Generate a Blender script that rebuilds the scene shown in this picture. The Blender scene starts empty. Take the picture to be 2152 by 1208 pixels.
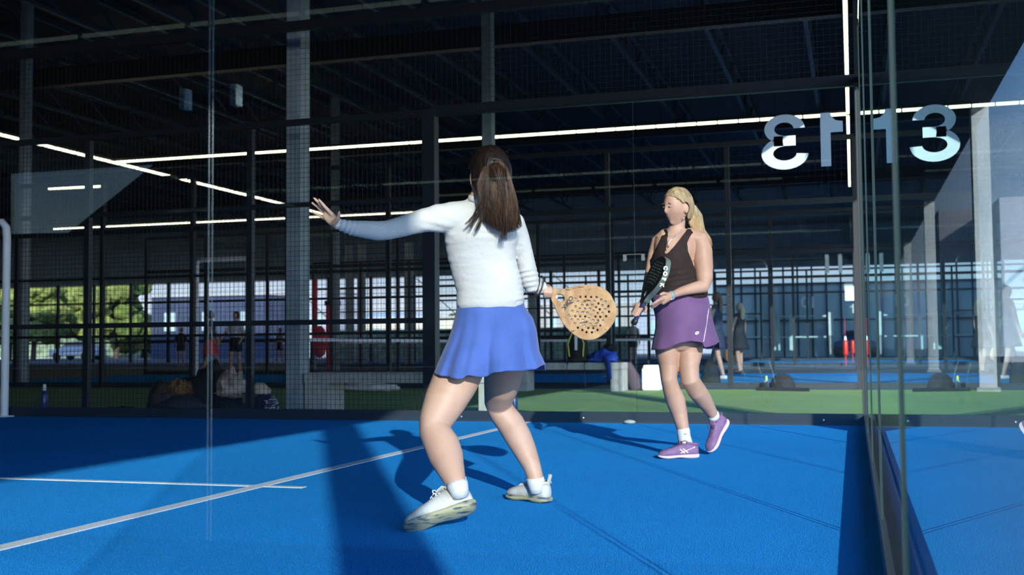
import bpy, bmesh, math, random
from mathutils import Vector, Matrix, noise
from mathutils.bvhtree import BVHTree
random.seed(7)
S = bpy.context.scene
COL = S.collection
V = Vector
# ------------------------------------------------------------------ camera
FPX, PIT, ROL, YAW = 2359.66, 0.053045, -0.008843, 0.294371
CAM = V((-0.0831, -10.2126, 0.7061))
FW = V((-math.sin(YAW)*math.cos(PIT), math.cos(YAW)*math.cos(PIT), math.sin(PIT)))
_r = V((math.cos(YAW), math.sin(YAW), 0)); _u = _r.cross(FW)
RT = _r*math.cos(ROL) + _u*math.sin(ROL)
UP = -_r*math.sin(ROL) + _u*math.cos(ROL)
cd = bpy.data.cameras.new('camera'); cam = bpy.data.objects.new('camera', cd); COL.objects.link(cam)
cd.sensor_width = 36; cd.lens = FPX/2152*36; cd.clip_start = 0.02; cd.clip_end = 600
M3 = Matrix((RT, UP, -FW)).transposed()
cam.matrix_world = Matrix.Translation(CAM) @ M3.to_4x4()
cd.dof.use_dof = True; cd.dof.focus_distance = 5.6; cd.dof.aperture_fstop = 4.0
S.camera = cam
# ------------------------------------------------------------------ world, sun, exposure
S.view_settings.view_transform = 'Standard'; S.view_settings.look = 'None'
S.view_settings.gamma = 1; S.view_settings.use_curve_mapping = False
S.view_settings.exposure = 0.0
S.cycles.max_bounces = 8; S.cycles.transparent_max_bounces = 32; S.cycles.glossy_bounces = 3
S.cycles.diffuse_bounces = 3; S.cycles.sample_clamp_indirect = 4
w = bpy.data.worlds.new('world'); S.world = w; w.use_nodes = True
nt = w.node_tree; nt.nodes.clear()
def N(t, typ, **k):
    n = t.nodes.new(typ)
    for a, b in k.items(): setattr(n, a, b)
    return n
out = N(nt, 'ShaderNodeOutputWorld'); bg = N(nt, 'ShaderNodeBackground')
tc = N(nt, 'ShaderNodeTexCoord'); sx = N(nt, 'ShaderNodeSeparateXYZ'); cr = N(nt, 'ShaderNodeValToRGB')
nt.links.new(tc.outputs['Generated'], sx.inputs[0])
nt.links.new(sx.outputs['Z'], cr.inputs[0])
e = cr.color_ramp.elements
e[0].position = 0.0; e[0].color = (1.55, 1.6, 1.75, 1)
e[1].position = 0.6; e[1].color = (.05, .13, .42, 1)
for p_, c_ in ((.05, (.75, .88, 1.1, 1)), (.13, (.27, .44, .76, 1)), (.26, (.13, .27, .6, 1))):
    q = e.new(p_); q.color = c_
nz = N(nt, 'ShaderNodeTexNoise'); nz.inputs['Scale'].default_value = 2.2; nz.inputs['Detail'].default_value = 6
mp = N(nt, 'ShaderNodeMapping'); mp.inputs['Scale'].default_value = (1, 1, 5)
nt.links.new(tc.outputs['Generated'], mp.inputs[0]); nt.links.new(mp.outputs[0], nz.inputs['Vector'])
cr2 = N(nt, 'ShaderNodeValToRGB'); cr2.color_ramp.elements[0].position = .5; cr2.color_ramp.elements[1].position = .74
nt.links.new(nz.outputs[0], cr2.inputs[0])
mx = N(nt, 'ShaderNodeMixRGB'); mx.inputs[2].default_value = (.62, .72, .88, 1)
nt.links.new(cr2.outputs[0], mx.inputs[0]); nt.links.new(cr.outputs[0], mx.inputs[1])
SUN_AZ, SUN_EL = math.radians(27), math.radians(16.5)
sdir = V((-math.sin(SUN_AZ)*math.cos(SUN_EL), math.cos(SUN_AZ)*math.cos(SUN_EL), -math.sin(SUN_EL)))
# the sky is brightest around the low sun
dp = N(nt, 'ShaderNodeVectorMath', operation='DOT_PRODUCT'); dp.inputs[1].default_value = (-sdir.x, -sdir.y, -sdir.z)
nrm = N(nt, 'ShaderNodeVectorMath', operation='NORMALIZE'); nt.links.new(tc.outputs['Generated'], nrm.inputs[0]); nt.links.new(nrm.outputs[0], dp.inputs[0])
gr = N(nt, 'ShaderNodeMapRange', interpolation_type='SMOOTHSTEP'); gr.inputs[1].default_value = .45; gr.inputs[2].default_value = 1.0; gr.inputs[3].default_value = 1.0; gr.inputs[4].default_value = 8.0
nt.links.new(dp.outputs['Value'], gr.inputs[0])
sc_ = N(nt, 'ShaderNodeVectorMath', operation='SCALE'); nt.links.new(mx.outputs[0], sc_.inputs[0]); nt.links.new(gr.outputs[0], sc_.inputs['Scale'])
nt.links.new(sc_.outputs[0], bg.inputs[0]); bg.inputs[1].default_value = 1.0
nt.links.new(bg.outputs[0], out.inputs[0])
SUN_AZ, SUN_EL = math.radians(27), math.radians(16.5)
sdir = V((-math.sin(SUN_AZ)*math.cos(SUN_EL), math.cos(SUN_AZ)*math.cos(SUN_EL), -math.sin(SUN_EL)))
sl = bpy.data.lights.new('sun', 'SUN'); sl.energy = 7.2; sl.color = (1, .965, .92); sl.angle = math.radians(.55)
so = bpy.data.objects.new('sun', sl); COL.objects.link(so)
so.rotation_euler = sdir.to_track_quat('-Z', 'Y').to_euler(); so.location = (20, -40, 14)

# ------------------------------------------------------------------ helpers
def P(px, py, D):
    return CAM + D*(FW + RT*((px-1076)/FPX) + UP*((604-py)/FPX))
def plane(px, py, ax, val):
    d = FW + RT*((px-1076)/FPX) + UP*((604-py)/FPX)
    return CAM + d*((val-CAM[ax])/d[ax])
def G(px, py, z=0.0): return plane(px, py, 2, z)
def cv(a, b, c): return (RT*a + UP*b + FW*c)
def project(p):
    d = p-CAM; z = d.dot(FW)
    return 1076+FPX*d.dot(RT)/z, 604-FPX*d.dot(UP)/z
MATS = {}
def mat(name, col, rough=.6, metal=0, col2=None, scale=20, bump=0, bscale=None, emit=None, spec=.5, stretch=None, sheen=0, sss=0, detail=4, lo=.4, hi=.6, ramp=None):
    if name in MATS: return MATS[name]
    m = bpy.data.materials.new(name); m.use_nodes = True; t = m.node_tree
    b = t.nodes['Principled BSDF']
    b.inputs['Base Color'].default_value = (*col, 1); b.inputs['Roughness'].default_value = rough
    b.inputs['Metallic'].default_value = metal; b.inputs['Specular IOR Level'].default_value = spec
    if sheen: b.inputs['Sheen Weight'].default_value = sheen
    if sss:
        b.inputs['Subsurface Weight'].default_value = sss; b.inputs['Subsurface Radius'].default_value = (.012, .005, .003)
        b.inputs['Subsurface Scale'].default_value = 1
    if emit:
        b.inputs['Emission Color'].default_value = (*emit[0], 1); b.inputs['Emission Strength'].default_value = emit[1]
    if col2 or bump:
        tcn = N(t, 'ShaderNodeTexCoord'); vec = tcn.outputs['Object']
        if stretch:
            mpn = N(t, 'ShaderNodeMapping'); mpn.inputs['Scale'].default_value = stretch
            t.links.new(vec, mpn.inputs[0]); vec = mpn.outputs[0]
    if col2:
        n = N(t, 'ShaderNodeTexNoise'); n.inputs['Scale'].default_value = scale; n.inputs['Detail'].default_value = detail
        t.links.new(vec, n.inputs['Vector'])
        r = N(t, 'ShaderNodeValToRGB'); r.color_ramp.elements[0].position = lo; r.color_ramp.elements[1].position = hi
        r.color_ramp.elements[0].color = (*col, 1); r.color_ramp.elements[1].color = (*col2, 1)
        t.links.new(n.outputs[0], r.inputs[0]); t.links.new(r.outputs[0], b.inputs['Base Color'])
    if bump:
        n2 = N(t, 'ShaderNodeTexNoise'); n2.inputs['Scale'].default_value = bscale or scale; n2.inputs['Detail'].default_value = 2
        t.links.new(vec, n2.inputs['Vector'])
        bp = N(t, 'ShaderNodeBump'); bp.inputs['Strength'].default_value = bump; bp.inputs['Distance'].default_value = .02
        t.links.new(n2.outputs[0], bp.inputs['Height']); t.links.new(bp.outputs[0], b.inputs['Normal'])
    MATS[name] = m; return m
def glass(name, tint=(.93, .98, .97), gain=1.0, haze=0.0):
    if name in MATS: return MATS[name]
    m = bpy.data.materials.new(name); m.use_nodes = True; t = m.node_tree; t.nodes.clear()
    o = N(t, 'ShaderNodeOutputMaterial'); tr = N(t, 'ShaderNodeBsdfTransparent'); gl = N(t, 'ShaderNodeBsdfGlossy'); mixn = N(t, 'ShaderNodeMixShader')
    tr.inputs[0].default_value = (*tint, 1); gl.inputs['Roughness'].default_value = 0.0
    gl.inputs['Color'].default_value = (.74, .95, .97, 1)
    g = N(t, 'ShaderNodeNewGeometry'); d = N(t, 'ShaderNodeVectorMath', operation='DOT_PRODUCT')
    t.links.new(g.outputs['Incoming'], d.inputs[0]); t.links.new(g.outputs['Normal'], d.inputs[1])
    def mth(op, a, b=None):
        n = N(t, 'ShaderNodeMath', operation=op)
        for i, q in enumerate((a, b)):
            if q is None: continue
            if isinstance(q, (int, float)): n.inputs[i].default_value = q
            else: t.links.new(q, n.inputs[i])
        return n.outputs[0]
    c = mth('ABSOLUTE', d.outputs['Value']); p5 = mth('POWER', mth('SUBTRACT', 1, c), 5)
    f = mth('ADD', mth('MULTIPLY', p5, .96), .04*gain)
    f = mth('DIVIDE', mth('MULTIPLY', f, 2), mth('ADD', f, 1))
    t.links.new(f, mixn.inputs[0]); t.links.new(tr.outputs[0], mixn.inputs[1]); t.links.new(gl.outputs[0], mixn.inputs[2])
    t.links.new(mixn.outputs[0], o.inputs[0]); MATS[name] = m; return m

black = mat('black_steel', (.012, .014, .018), .45)
charc = mat('charcoal_steel', (.016, .024, .034), .5)
wire = mat('black_wire', (.01, .012, .015), .5)
GL = glass('tempered_glass')
GLE = mat('glass_edge', (.012, .03, .03), .3)
steel = mat('galvanised_steel', (.30, .35, .37), .6, .1, (.24, .29, .31), 6)
white = mat('white_paint', (.8, .82, .84), .5)
conc = mat('concrete', (.38, .37, .35), .9, 0, (.46, .45, .43), 14, .3, 60)
chrome = mat('clip_steel', (.75, .76, .77), .25, .9)
darkclad = mat('dark_cladding', (.06, .085, .105), .7, 0, (.075, .10, .125), 2)

def mesh_obj(name, verts, faces, m, parent=None, smooth=False, mids=None):
    me = bpy.data.meshes.new(name); me.from_pydata([tuple(v) for v in verts], [], faces); me.update()
    for x in (m if isinstance(m, (list, tuple)) else [m]): me.materials.append(x)
    if smooth: me.polygons.foreach_set('use_smooth', [True]*len(me.polygons))
    if mids: me.polygons.foreach_set('material_index', mids)
    o = bpy.data.objects.new(name, me); COL.objects.link(o)
    if parent:
        o.parent = parent; o.matrix_parent_inverse = Matrix.Identity(4)
        o.matrix_local = parent_inv(parent)
    return o
def parent_inv(p):
    m = Matrix.Identity(4)
    q = p
    while q: m = m @ q.matrix_basis.inverted() if False else m; q = q.parent
    # world matrix of the parent chain
    ch = []; q = p
    while q: ch.append(q); q = q.parent
    wm = Matrix.Identity(4)
    for q in reversed(ch): wm = wm @ q.matrix_basis
    return wm.inverted()
def tag(o, label=None, cat=None, group=None, kind=None):
    if label: o['label'] = label
    if cat: o['category'] = cat
    if group: o['group'] = group
    if kind: o['kind'] = kind
    return o
def empty(name, loc, label=None, cat=None, group=None):
    o = bpy.data.objects.new(name, None); COL.objects.link(o); o.location = loc; o.empty_display_size = .1
    return tag(o, label, cat, group)
def copy_tree(o, parent=None):
    c = o.copy(); COL.objects.link(c)
    if parent: c.parent = parent
    for ch in list(o.children): copy_tree(ch, c)
    return c
class MB:
    def __init__(s): s.v = []; s.f = []
    def add(s, v, f):
        n = len(s.v); s.v += [V(x) for x in v]; s.f += [[i+n for i in q] for q in f]; return s
    def box(s, a, b):
        (x0, y0, z0), (x1, y1, z1) = a, b
        return s.add([(x0,y0,z0),(x1,y0,z0),(x1,y1,z0),(x0,y1,z0),(x0,y0,z1),(x1,y0,z1),(x1,y1,z1),(x0,y1,z1)],
                     [(0,3,2,1),(4,5,6,7),(0,1,5,4),(1,2,6,5),(2,3,7,6),(3,0,4,7)])
    def obox(s, c, ax, ay, az):
        c = V(c); v = [c+ax*i+ay*j+az*k for k in (-1, 1) for j in (-1, 1) for i in (-1, 1)]
        return s.add(v, [(0,2,3,1),(4,5,7,6),(0,1,5,4),(1,3,7,5),(3,2,6,7),(2,0,4,6)])
    def bar(s, a, b, r, n=6):
        return s.tube([a, b], [r, r], n)
    def tube(s, pts, rs, n=10, side=None, cap=True):
        """rs: radius or (ra, rb); side gives the direction of ra"""
        pts = [V(p) for p in pts]; base = len(s.v); K = len(pts); prev = None
        rings = []
        for i, p in enumerate(pts):
            t = (pts[min(i+1, K-1)]-pts[max(i-1, 0)]).normalized()
            h = V(side) if side is not None else (prev if prev else (V((0, 0, 1)) if abs(t.z) < .9 else V((1, 0, 0))))
            a = (h-t*h.dot(t)).normalized(); b = t.cross(a); prev = a
            r = rs[i]; ra, rb = r if isinstance(r, (tuple, list)) else (r, r)
            rings.append((p, a*ra, b*rb, t))
        if cap:  # rounded ends
            def capr(R, sg):
                p, a, b, t = R; m = min(a.length, b.length); o = []
                for ph in (math.radians(75), math.radians(50), math.radians(25)):
                    o.append((p+t*sg*m*math.sin(ph)*.9, a*math.cos(ph), b*math.cos(ph), t))
                return o
            rings = capr(rings[0], -1)+rings+list(reversed(capr(rings[-1], 1)))
        for p, a, b, t in rings:
            for k in range(n):
                q = 2*math.pi*k/n; s.v.append(p+a*math.cos(q)+b*math.sin(q))
        for i in range(len(rings)-1):
            for k in range(n):
                a0 = base+i*n+k; a1 = base+i*n+(k+1) % n
                s.f.append([a0, a1, a1+n, a0+n])
        s.f.append([base+k for k in reversed(range(n))]); e0 = base+(len(rings)-1)*n
        s.f.append([e0+k for k in range(n)])
        return s
    def ell(s, c, ax, ay, az, nu=24, nv=16, fn=None):
        c = V(c); base = len(s.v)
        for j in range(nv+1):
            th = math.pi*j/nv
            for i in range(nu):
                ph = 2*math.pi*i/nu
                x, y, z = math.sin(th)*math.cos(ph), math.sin(th)*math.sin(ph), math.cos(th)
                if fn: x, y, z = fn(x, y, z)
                s.v.append(c+ax*x+ay*y+az*z)
        for j in range(nv):
            for i in range(nu):
                a = base+j*nu+i; b = base+j*nu+(i+1) % nu
                s.f.append([a, a+nu, b+nu, b])
        return s
    def build(s, name, m, parent=None, smooth=False): return mesh_obj(name, s.v, s.f, m, parent, smooth)
def remeshed(mb, voxel, smooth=6, fac=.5):
    me = bpy.data.meshes.new('tmp'); me.from_pydata([tuple(v) for v in mb.v], [], mb.f); me.update()
    o = bpy.data.objects.new('tmp', me); COL.objects.link(o)
    bm = bmesh.new(); bm.from_mesh(me); bmesh.ops.remove_doubles(bm, verts=bm.verts, dist=1e-6)
    bmesh.ops.recalc_face_normals(bm, faces=bm.faces); bm.to_mesh(me); bm.free()
    r = o.modifiers.new('r', 'REMESH'); r.mode = 'VOXEL'; r.voxel_size = voxel; r.use_smooth_shade = True
    if smooth:
        q = o.modifiers.new('s', 'SMOOTH'); q.iterations = smooth; q.factor = fac
    dg = bpy.context.evaluated_depsgraph_get(); dg.update()
    m2 = bpy.data.meshes.new_from_object(o.evaluated_get(dg), depsgraph=dg)
    bpy.data.objects.remove(o)
    return m2
def link_mesh(name, me, mats, parent=None, assign=None, disp=None, drop=None, smooth=True):
    me.materials.clear()
    for x in (mats if isinstance(mats, (list, tuple)) else [mats]): me.materials.append(x)
    if disp:
        ns = [v.normal.copy() for v in me.vertices]
        for v, n in zip(me.vertices, ns): v.co += n*disp(v.co)
    if drop:
        bm = bmesh.new(); bm.from_mesh(me)
        bmesh.ops.delete(bm, geom=[f for f in bm.faces if drop(f.calc_center_median(), f.normal)], context='FACES')
        for _ in range(10):   # even out the cut edge
            mv = []
            for v in bm.verts:
                nb = [q_.other_vert(v) for q_ in v.link_edges if q_.is_boundary]
                if len(nb) == 2: mv.append((v, v.co*.4+(nb[0].co+nb[1].co)*.3))
            for v, co in mv: v.co = co
        bm.to_mesh(me); bm.free()
    if assign:
        for p in me.polygons: p.material_index = assign(p.center, p.normal)
    me.polygons.foreach_set('use_smooth', [smooth]*len(me.polygons))
    me.update()
    o = bpy.data.objects.new(name, me); me.name = name; COL.objects.link(o)
    if parent: o.parent = parent; o.matrix_local = parent_inv(parent)
    return o
def box_obj(name, a, b, m, parent=None): return MB().box(a, b).build(name, m, parent)
def bevel(o, w_=.01, seg=2):
    q = o.modifiers.new('bevel', 'BEVEL'); q.width = w_; q.segments = seg; q.limit_method = 'ANGLE'; return o
def text_mesh(txt, size, extr=.0005, bold=0, shear=0):
    c = bpy.data.curves.new('t', 'FONT'); c.body = txt; c.size = size; c.extrude = extr; c.offset = bold; c.shear = shear
    c.align_x = 'CENTER'; c.align_y = 'CENTER'
    o = bpy.data.objects.new('t', c); COL.objects.link(o)
    dg = bpy.context.evaluated_depsgraph_get(); dg.update()
    me = bpy.data.meshes.new_from_object(o.evaluated_get(dg), depsgraph=dg); bpy.data.objects.remove(o); return me
def text_obj(name, txt, size, origin, xdir, ydir, m, parent=None, **k):
    me = text_mesh(txt, size, **k); xd = V(xdir).normalized(); yd = V(ydir); yd = (yd-xd*yd.dot(xd)).normalized(); zd = xd.cross(yd)
    for v in me.vertices:
        v.co = V(origin)+xd*v.co.x+yd*v.co.y+zd*v.co.z
    return link_mesh(name, me, m, parent, smooth=False)
def bvh(o):
    return BVHTree.FromPolygons([v.co.copy() for v in o.data.vertices], [list(p.vertices) for p in o.data.polygons])
def decal(name, target, polys, m, parent, off=.0015):
    """small mark laid on the surface: polygons given as outlines seen from the front, projected on the surface"""
    T = bvh(target); mb = MB()
    for poly in polys:
        pts = []
        for (px, py) in poly:
            d = (P(px, py, 1)-CAM).normalized(); h = T.ray_cast(CAM, d)
            if h[0] is None: continue
            pts.append(h[0]-d*off)
        if len(pts) > 2:
            n = len(pts); dd = FW*.0012
            mb.add(pts+[p+dd for p in pts], [list(range(n))]+[[i, (i+1) % n, (i+1) % n+n, i+n] for i in range(n)])
    return mb.build(name, m, parent)
def lerp(a, b, t): return a+(b-a)*t
def interp(tab, x):
    if x <= tab[0][0]: return tab[0][1]
    for (a, va), (b, vb) in zip(tab, tab[1:]):
        if x <= b: return lerp(va, vb, (x-a)/(b-a))
    return tab[-1][1]
def cat(pts, t):
    """smooth curve through points (tuples)"""
    n = len(pts)-1; f = min(max(t, 0), .9999)*n; i = int(f); u = f-i
    p = [pts[max(i-1, 0)], pts[i], pts[i+1], pts[min(i+2, n)]]
    return tuple(.5*(2*p[1][k]+(p[2][k]-p[0][k])*u+(2*p[0][k]-5*p[1][k]+4*p[2][k]-p[3][k])*u*u+(3*p[1][k]-p[0][k]-3*p[2][k]+p[3][k])*u**3) for k in range(len(p[1])))
# ------------------------------------------------------------------ floors
def turf_mat(name, c1, c2, bump=1.0, sc=260):
    m = mat(name, c1, .95, 0, c2, sc, 0, spec=.05, detail=3, lo=.42, hi=.66)
    t = m.node_tree; b = t.nodes['Principled BSDF']
    tcn = N(t, 'ShaderNodeTexCoord'); n = N(t, 'ShaderNodeTexVoronoi'); n.inputs['Scale'].default_value = sc*.9
    t.links.new(tcn.outputs['Object'], n.inputs['Vector'])
    n3 = N(t, 'ShaderNodeTexNoise'); n3.inputs['Scale'].default_value = .5; n3.inputs['Detail'].default_value = 5
    t.links.new(tcn.outputs['Object'], n3.inputs['Vector'])
    bp = N(t, 'ShaderNodeBump'); bp.inputs['Strength'].default_value = bump; bp.inputs['Distance'].default_value = .01
    t.links.new(n.outputs['Distance'], bp.inputs['Height']); t.links.new(bp.outputs[0], b.inputs['Normal'])
    # broad wear
    src = b.inputs['Base Color'].links[0].from_socket
    mxn = N(t, 'ShaderNodeMixRGB', blend_type='MULTIPLY'); mr = N(t, 'ShaderNodeMapRange')
    mr.inputs[1].default_value = .35; mr.inputs[2].default_value = .65; mr.inputs[3].default_value = .9; mr.inputs[4].default_value = 1.08
    t.links.new(n3.outputs[0], mr.inputs[0]); mxn.inputs[0].default_value = 1
    t.links.new(src, mxn.inputs[1]); t.links.new(mr.outputs[0], mxn.inputs[2])
    # pale grains of sand between the fibres
    n4 = N(t, 'ShaderNodeTexNoise'); n4.inputs['Scale'].default_value = 150; n4.inputs['Detail'].default_value = 3; t.links.new(tcn.outputs['Object'], n4.inputs['Vector'])
    r4 = N(t, 'ShaderNodeValToRGB'); r4.color_ramp.elements[0].position = .60; r4.color_ramp.elements[1].position = .76
    t.links.new(n4.outputs[0], r4.inputs[0]); m4 = N(t, 'ShaderNodeMixRGB'); m4.inputs[2].default_value = (*[min(1, x*.5+.35) for x in c2], 1)
    t.links.new(r4.outputs[0], m4.inputs[0]); t.links.new(mxn.outputs[0], m4.inputs[1]); t.links.new(m4.outputs[0], b.inputs['Base Color'])
    return m
blue = turf_mat('blue_court_turf', (.0, .20, .85), (.03, .52, 1.0))
for mm, tint in ((blue, (.05, .4, 1, 1)),):
    bb = mm.node_tree.nodes['Principled BSDF']; bb.inputs['Sheen Weight'].default_value = 1.0; bb.inputs['Specular IOR Level'].default_value = 0; bb.inputs['Sheen Roughness'].default_value = .6; bb.inputs['Sheen Tint'].default_value = tint
green = turf_mat('green_turf', (.24, .40, .12), (.36, .55, .22), .8, 120)
lineM = mat('court_line', (.72, .76, .8), .9, 0, (.6, .66, .74), 120, .5, 200)
paving = mat('grey_paving', (.13, .135, .14), .9, 0, (.17, .17, .175), 3, .2, 40)
tag(box_obj('floor', (-80, -75, -.3), (60, 160, -.02), paving), kind='structure')
tag(box_obj('floor_path', (.12, -30, -.1), (14, 45, -.012), mat('dark_wet_path', (.03, .055, .065), .9, 0, (.04, .07, .08), 3)), kind='structure')  # dark slab added outside the right glass to keep the view through it dim
tag(box_obj('floor_court', (-20, -10, -.1), (0, 0, 0), blue), kind='structure')
tag(box_obj('floor_turf', (-20, .03, -.1), (.4, 8.2, -.004), green), kind='structure')
tag(box_obj('floor_court_second', (-20, 8.3, -.1), (0, 18.3, 0), blue), kind='structure')
tag(box_obj('floor_court_third', (-20, 29, -.1), (0, 41, 0), blue), kind='structure')
tag(box_obj('floor_court_behind', (-20, -26, -.1), (0, -10.5, -.003), blue), kind='structure')
tag(box_obj('floor_court_left', (-42, -10, -.1), (-22, 0, 0), blue), kind='structure')
tag(box_obj('service_line', (-3.075, -10, -.002), (-3.0, 0, .004), lineM), 'long white service line running across the blue court to the far wall', 'court line')
tag(box_obj('centre_line', (-10, -5.025, -.002), (-2.78, -4.975, .0035), lineM), 'short-ended white centre line crossing the service line', 'court line')

# ------------------------------------------------------------------ fences of the courts
def wire_mesh(a, b, z0, z1, step=.05, r=.0017):
    """grid of wires between ground points a and b"""
    a = V(a); b = V(b); L = (b-a).length; u = (b-a)/L; nn = V((-u.y, u.x, 0)); m = MB()
    k = max(1, round(L/step))
    for i in range(k+1):
        p = a+u*(L*i/k); m.obox(p+V((0, 0, (z0+z1)/2)), u*r, nn*r, V((0, 0, (z1-z0)/2)))
    k = max(1, round((z1-z0)/step))
    for i in range(k+1):
        z = z0+(z1-z0)*i/k; m.obox((a+b)/2+V((0, 0, z)), u*L/2, nn*r, V((0, 0, r)))
    return m
def beam(name, a, b, hw, hh, m, parent):
    a = V(a); b = V(b); u = (b-a).normalized(); L = (b-a).length
    n = V((-u.y, u.x, 0)) if abs(u.z) < .5 else V((1, 0, 0)); w_ = u.cross(n)
    return MB().obox((a+b)/2, u*L/2, n*hw, w_*hh).build(name, m, parent)
# our court: far side fence on y=0
f = empty('court_fence', (0, .04, 0), 'dark fence across the far side of the near court, mesh on its left half', 'fence')
for x in (.0, -4.03, -6.02, -8.0, -10.0, -12, -14):
    wd = .065 if x == -4.03 else .032
    if x == 0: wd = .018
    beam('post', (x, .07, 0), (x, .07, 4.05 if x in (0, -10.0) else 3.05), wd, wd, black, f)
beam('base_rail', (-14, .03, .05), (0, .03, .05), .03, .05, charc, f)
beam('top_rail', (-4, .05, 3.03), (.0, .05, 3.03), .03, .05, black, f)
beam('top_rail', (-14, .05, 3.02), (-4, .05, 3.02), .03, .03, black, f)
beam('upper_rail', (-14, .05, 4.02), (0, .05, 4.02), .03, .05, black, f)
beam('middle_rail', (-14, .05, .975), (-4, .05, .975), .025, .025, black, f)
beam('middle_rail', (-14, .05, 2.17), (-4, .05, 2.17), .025, .022, black, f)
wire_mesh((-8, .05, 0), (-4, .05, 0), .1, 3).build('wire_mesh', wire, f)
wire_mesh((-10, .05, 0), (-8, .05, 0), .1, 3).build('wire_mesh', wire, f)
wire_mesh((-14, .05, 0), (-10, .05, 0), .1, 3, .06, .003).build('wire_mesh', wire, f)
wire_mesh((-10, .05, 0), (0, .05, 0), 3.08, 4, .055, .0011).build('wire_mesh', wire, f)
for x in (-.35, -1.2, -2.5, -3.1, -3.7):
    MB().ell((x, -.002, .045), V((.011, 0, 0)), V((0, .004, 0)), V((0, 0, .011)), 10, 6).build('bolt', chrome, f)
# back wall on x=0
fence0 = f
f = backw = empty('glass_wall', (.04, -10, 0), 'long glass wall with dark base rail running past the camera on the right', 'glass wall')
beam('base_rail', (.03, -12, .045), (.03, .04, .045), .04, .045, charc, f)
beam('top_rail', (.05, -12, 3.03), (.05, .04, 3.03), .025, .03, black, f)
beam('upper_rail', (.05, -12, 4.02), (.05, .04, 4.02), .03, .03, black, f)
wire_mesh((.05, -5, 0), (.05, 0, 0), 3.08, 4, .06).build('wire_mesh', wire, f)
# glass panels
def glass_panel(parent, a, b, z0, z1, label=None, th=.004, edge=True, gmat=GL):
    a = V(a); b = V(b); u = (b-a).normalized(); nn = V((-u.y, u.x, 0)); L = (b-a).length
    m = MB(); c = (a+b)/2+V((0, 0, (z0+z1)/2)); hz = V((0, 0, (z1-z0)/2))
    m.add([c-u*L/2-hz, c+u*L/2-hz, c+u*L/2+hz, c-u*L/2+hz], [(0, 1, 2, 3)])
    r = m.build('glass_panel', gmat, parent)
    if label: r['label'] = label
    if edge:
        for s in (-1, 1): MB().obox(c+u*s*(L/2-.002), u*.0012, nn*th, hz).build('polished_edge', GLE, r)
    return r
gp = glass_panel(fence0, (-1.995, 0, 0), (-.02, 0, 0), .02, 3.0, 'clear panel with a large mirrored 13')
gq = glass_panel(fence0, (-3.92, 0, 0), (-2.005, 0, 0), .02, 3.0, edge=False)
def clip(parent, x, z, y=-.004):
    m = MB(); m.box((x-.1, y-.012, z-.03), (x-.07, y-.006, z+.03)); m.box((x+.07, y-.012, z-.03), (x+.1, y-.006, z+.03))
    m.box((x-.1, y-.012, z+.028), (x+.1, y-.007, z+.033)); m.build('clip', chrome, parent)
clip(gq, -2.0, 1.52)
# the number 13, read from outside
numM = mat('etched_number', (.58, .66, .66), .6, 0, (.64, .7, .7), 1.2)
def numeral(txt, centre, xdir, height, parent, name='number'):
    me = text_mesh(txt, height*1.38, .001, height*.035); xd = V(xdir)
    for v in me.vertices: v.co = V(centre)+xd*v.co.x+V((0, 0, 1))*v.co.y+xd.cross(V((0, 0, 1)))*v.co.z
    return link_mesh(name, me, numM, parent, smooth=False)
c13 = plane(1686, 296, 1, -.012)
def poly_number(centre, H, parent, y, xs=-1):
    """bold grotesque 13 built from outlines; xs=-1 mirrors it as seen from inside"""
    m = MB(); th = .0015
    def prism(pts):
        n = len(pts); v = [V((centre.x+xs*p[0]*H, y-th, centre.z+p[1]*H)) for p in pts]+[V((centre.x+xs*p[0]*H, y, centre.z+p[1]*H)) for p in pts]
        return v
    def strip(o, i_):  # outer and inner polylines
        n = len(o); v = prism(list(o)+list(i_))
        f_ = []
        for k in range(n-1):
            f_.append([k, k+1, n+k+1, n+k]); f_.append([2*n+k, 3*n+k, 3*n+k+1, 2*n+k+1])
        m.add(v, f_)
    m.add(prism([(-.50, .5), (-.32, .5), (-.32, -.5), (-.50, -.5)]), [(0, 1, 2, 3), (4, 7, 6, 5), (0, 4, 5, 1), (1, 5, 6, 2), (2, 6, 7, 3), (3, 7, 4, 0)])
    m.add(prism([(-.50, .5), (-.50, .13), (-.72, .13), (-.72, .33), (-.60, .35), (-.53, .41)][::-1]), [(0, 1, 2, 3, 4, 5), (11, 10, 9, 8, 7, 6)])
    def arc(cx, cy, rx, ry, a0, a1, n=22):
        return [(cx+rx*math.cos(math.radians(lerp(a0, a1, k/n))), cy+ry*math.sin(math.radians(lerp(a0, a1, k/n)))) for k in range(n+1)]
    strip(arc(.33, .245, .37, .275, 178, -84), arc(.34, .245, .175, .125, 178, -84))
    strip(arc(.33, -.215, .43, .305, 84, -176), arc(.33, -.215, .215, .135, 84, -176))
    m.add(prism([(.13, .115), (.53, .115), (.53, -.075), (.13, -.075)]), [(0, 1, 2, 3), (4, 7, 6, 5), (0, 4, 5, 1), (1, 5, 6, 2), (2, 6, 7, 3), (3, 7, 4, 0)])
    return m.build('number_thirteen', numM, parent)
poly_number(V((c13.x+.005, 0, c13.z)), .475, gp, -.0085)
# back glass wall: five panels, seen along their length
for i in range(6):
    y1 = -2*i; y0 = y1-1.99
    glass_panel(backw, (0, y0+(.02 if i else 0), 0), (0, y1-.02, 0), .06, 3.0)
# near side glass, just in front of the camera
nearw = empty('glass_wall', (-3, -10, 0), 'near side glass wall the view looks through, faintly mirroring lights and sky', 'glass wall')
for i in range(3): glass_panel(nearw, (-2*i-1.995, -10.0, 0), (-2*i-.005, -10.0, 0), .06, 3.0, edge=False)
beam('base_rail', (-6, -10, .03), (-.005, -10, .03), .02, .03, charc, nearw)
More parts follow.
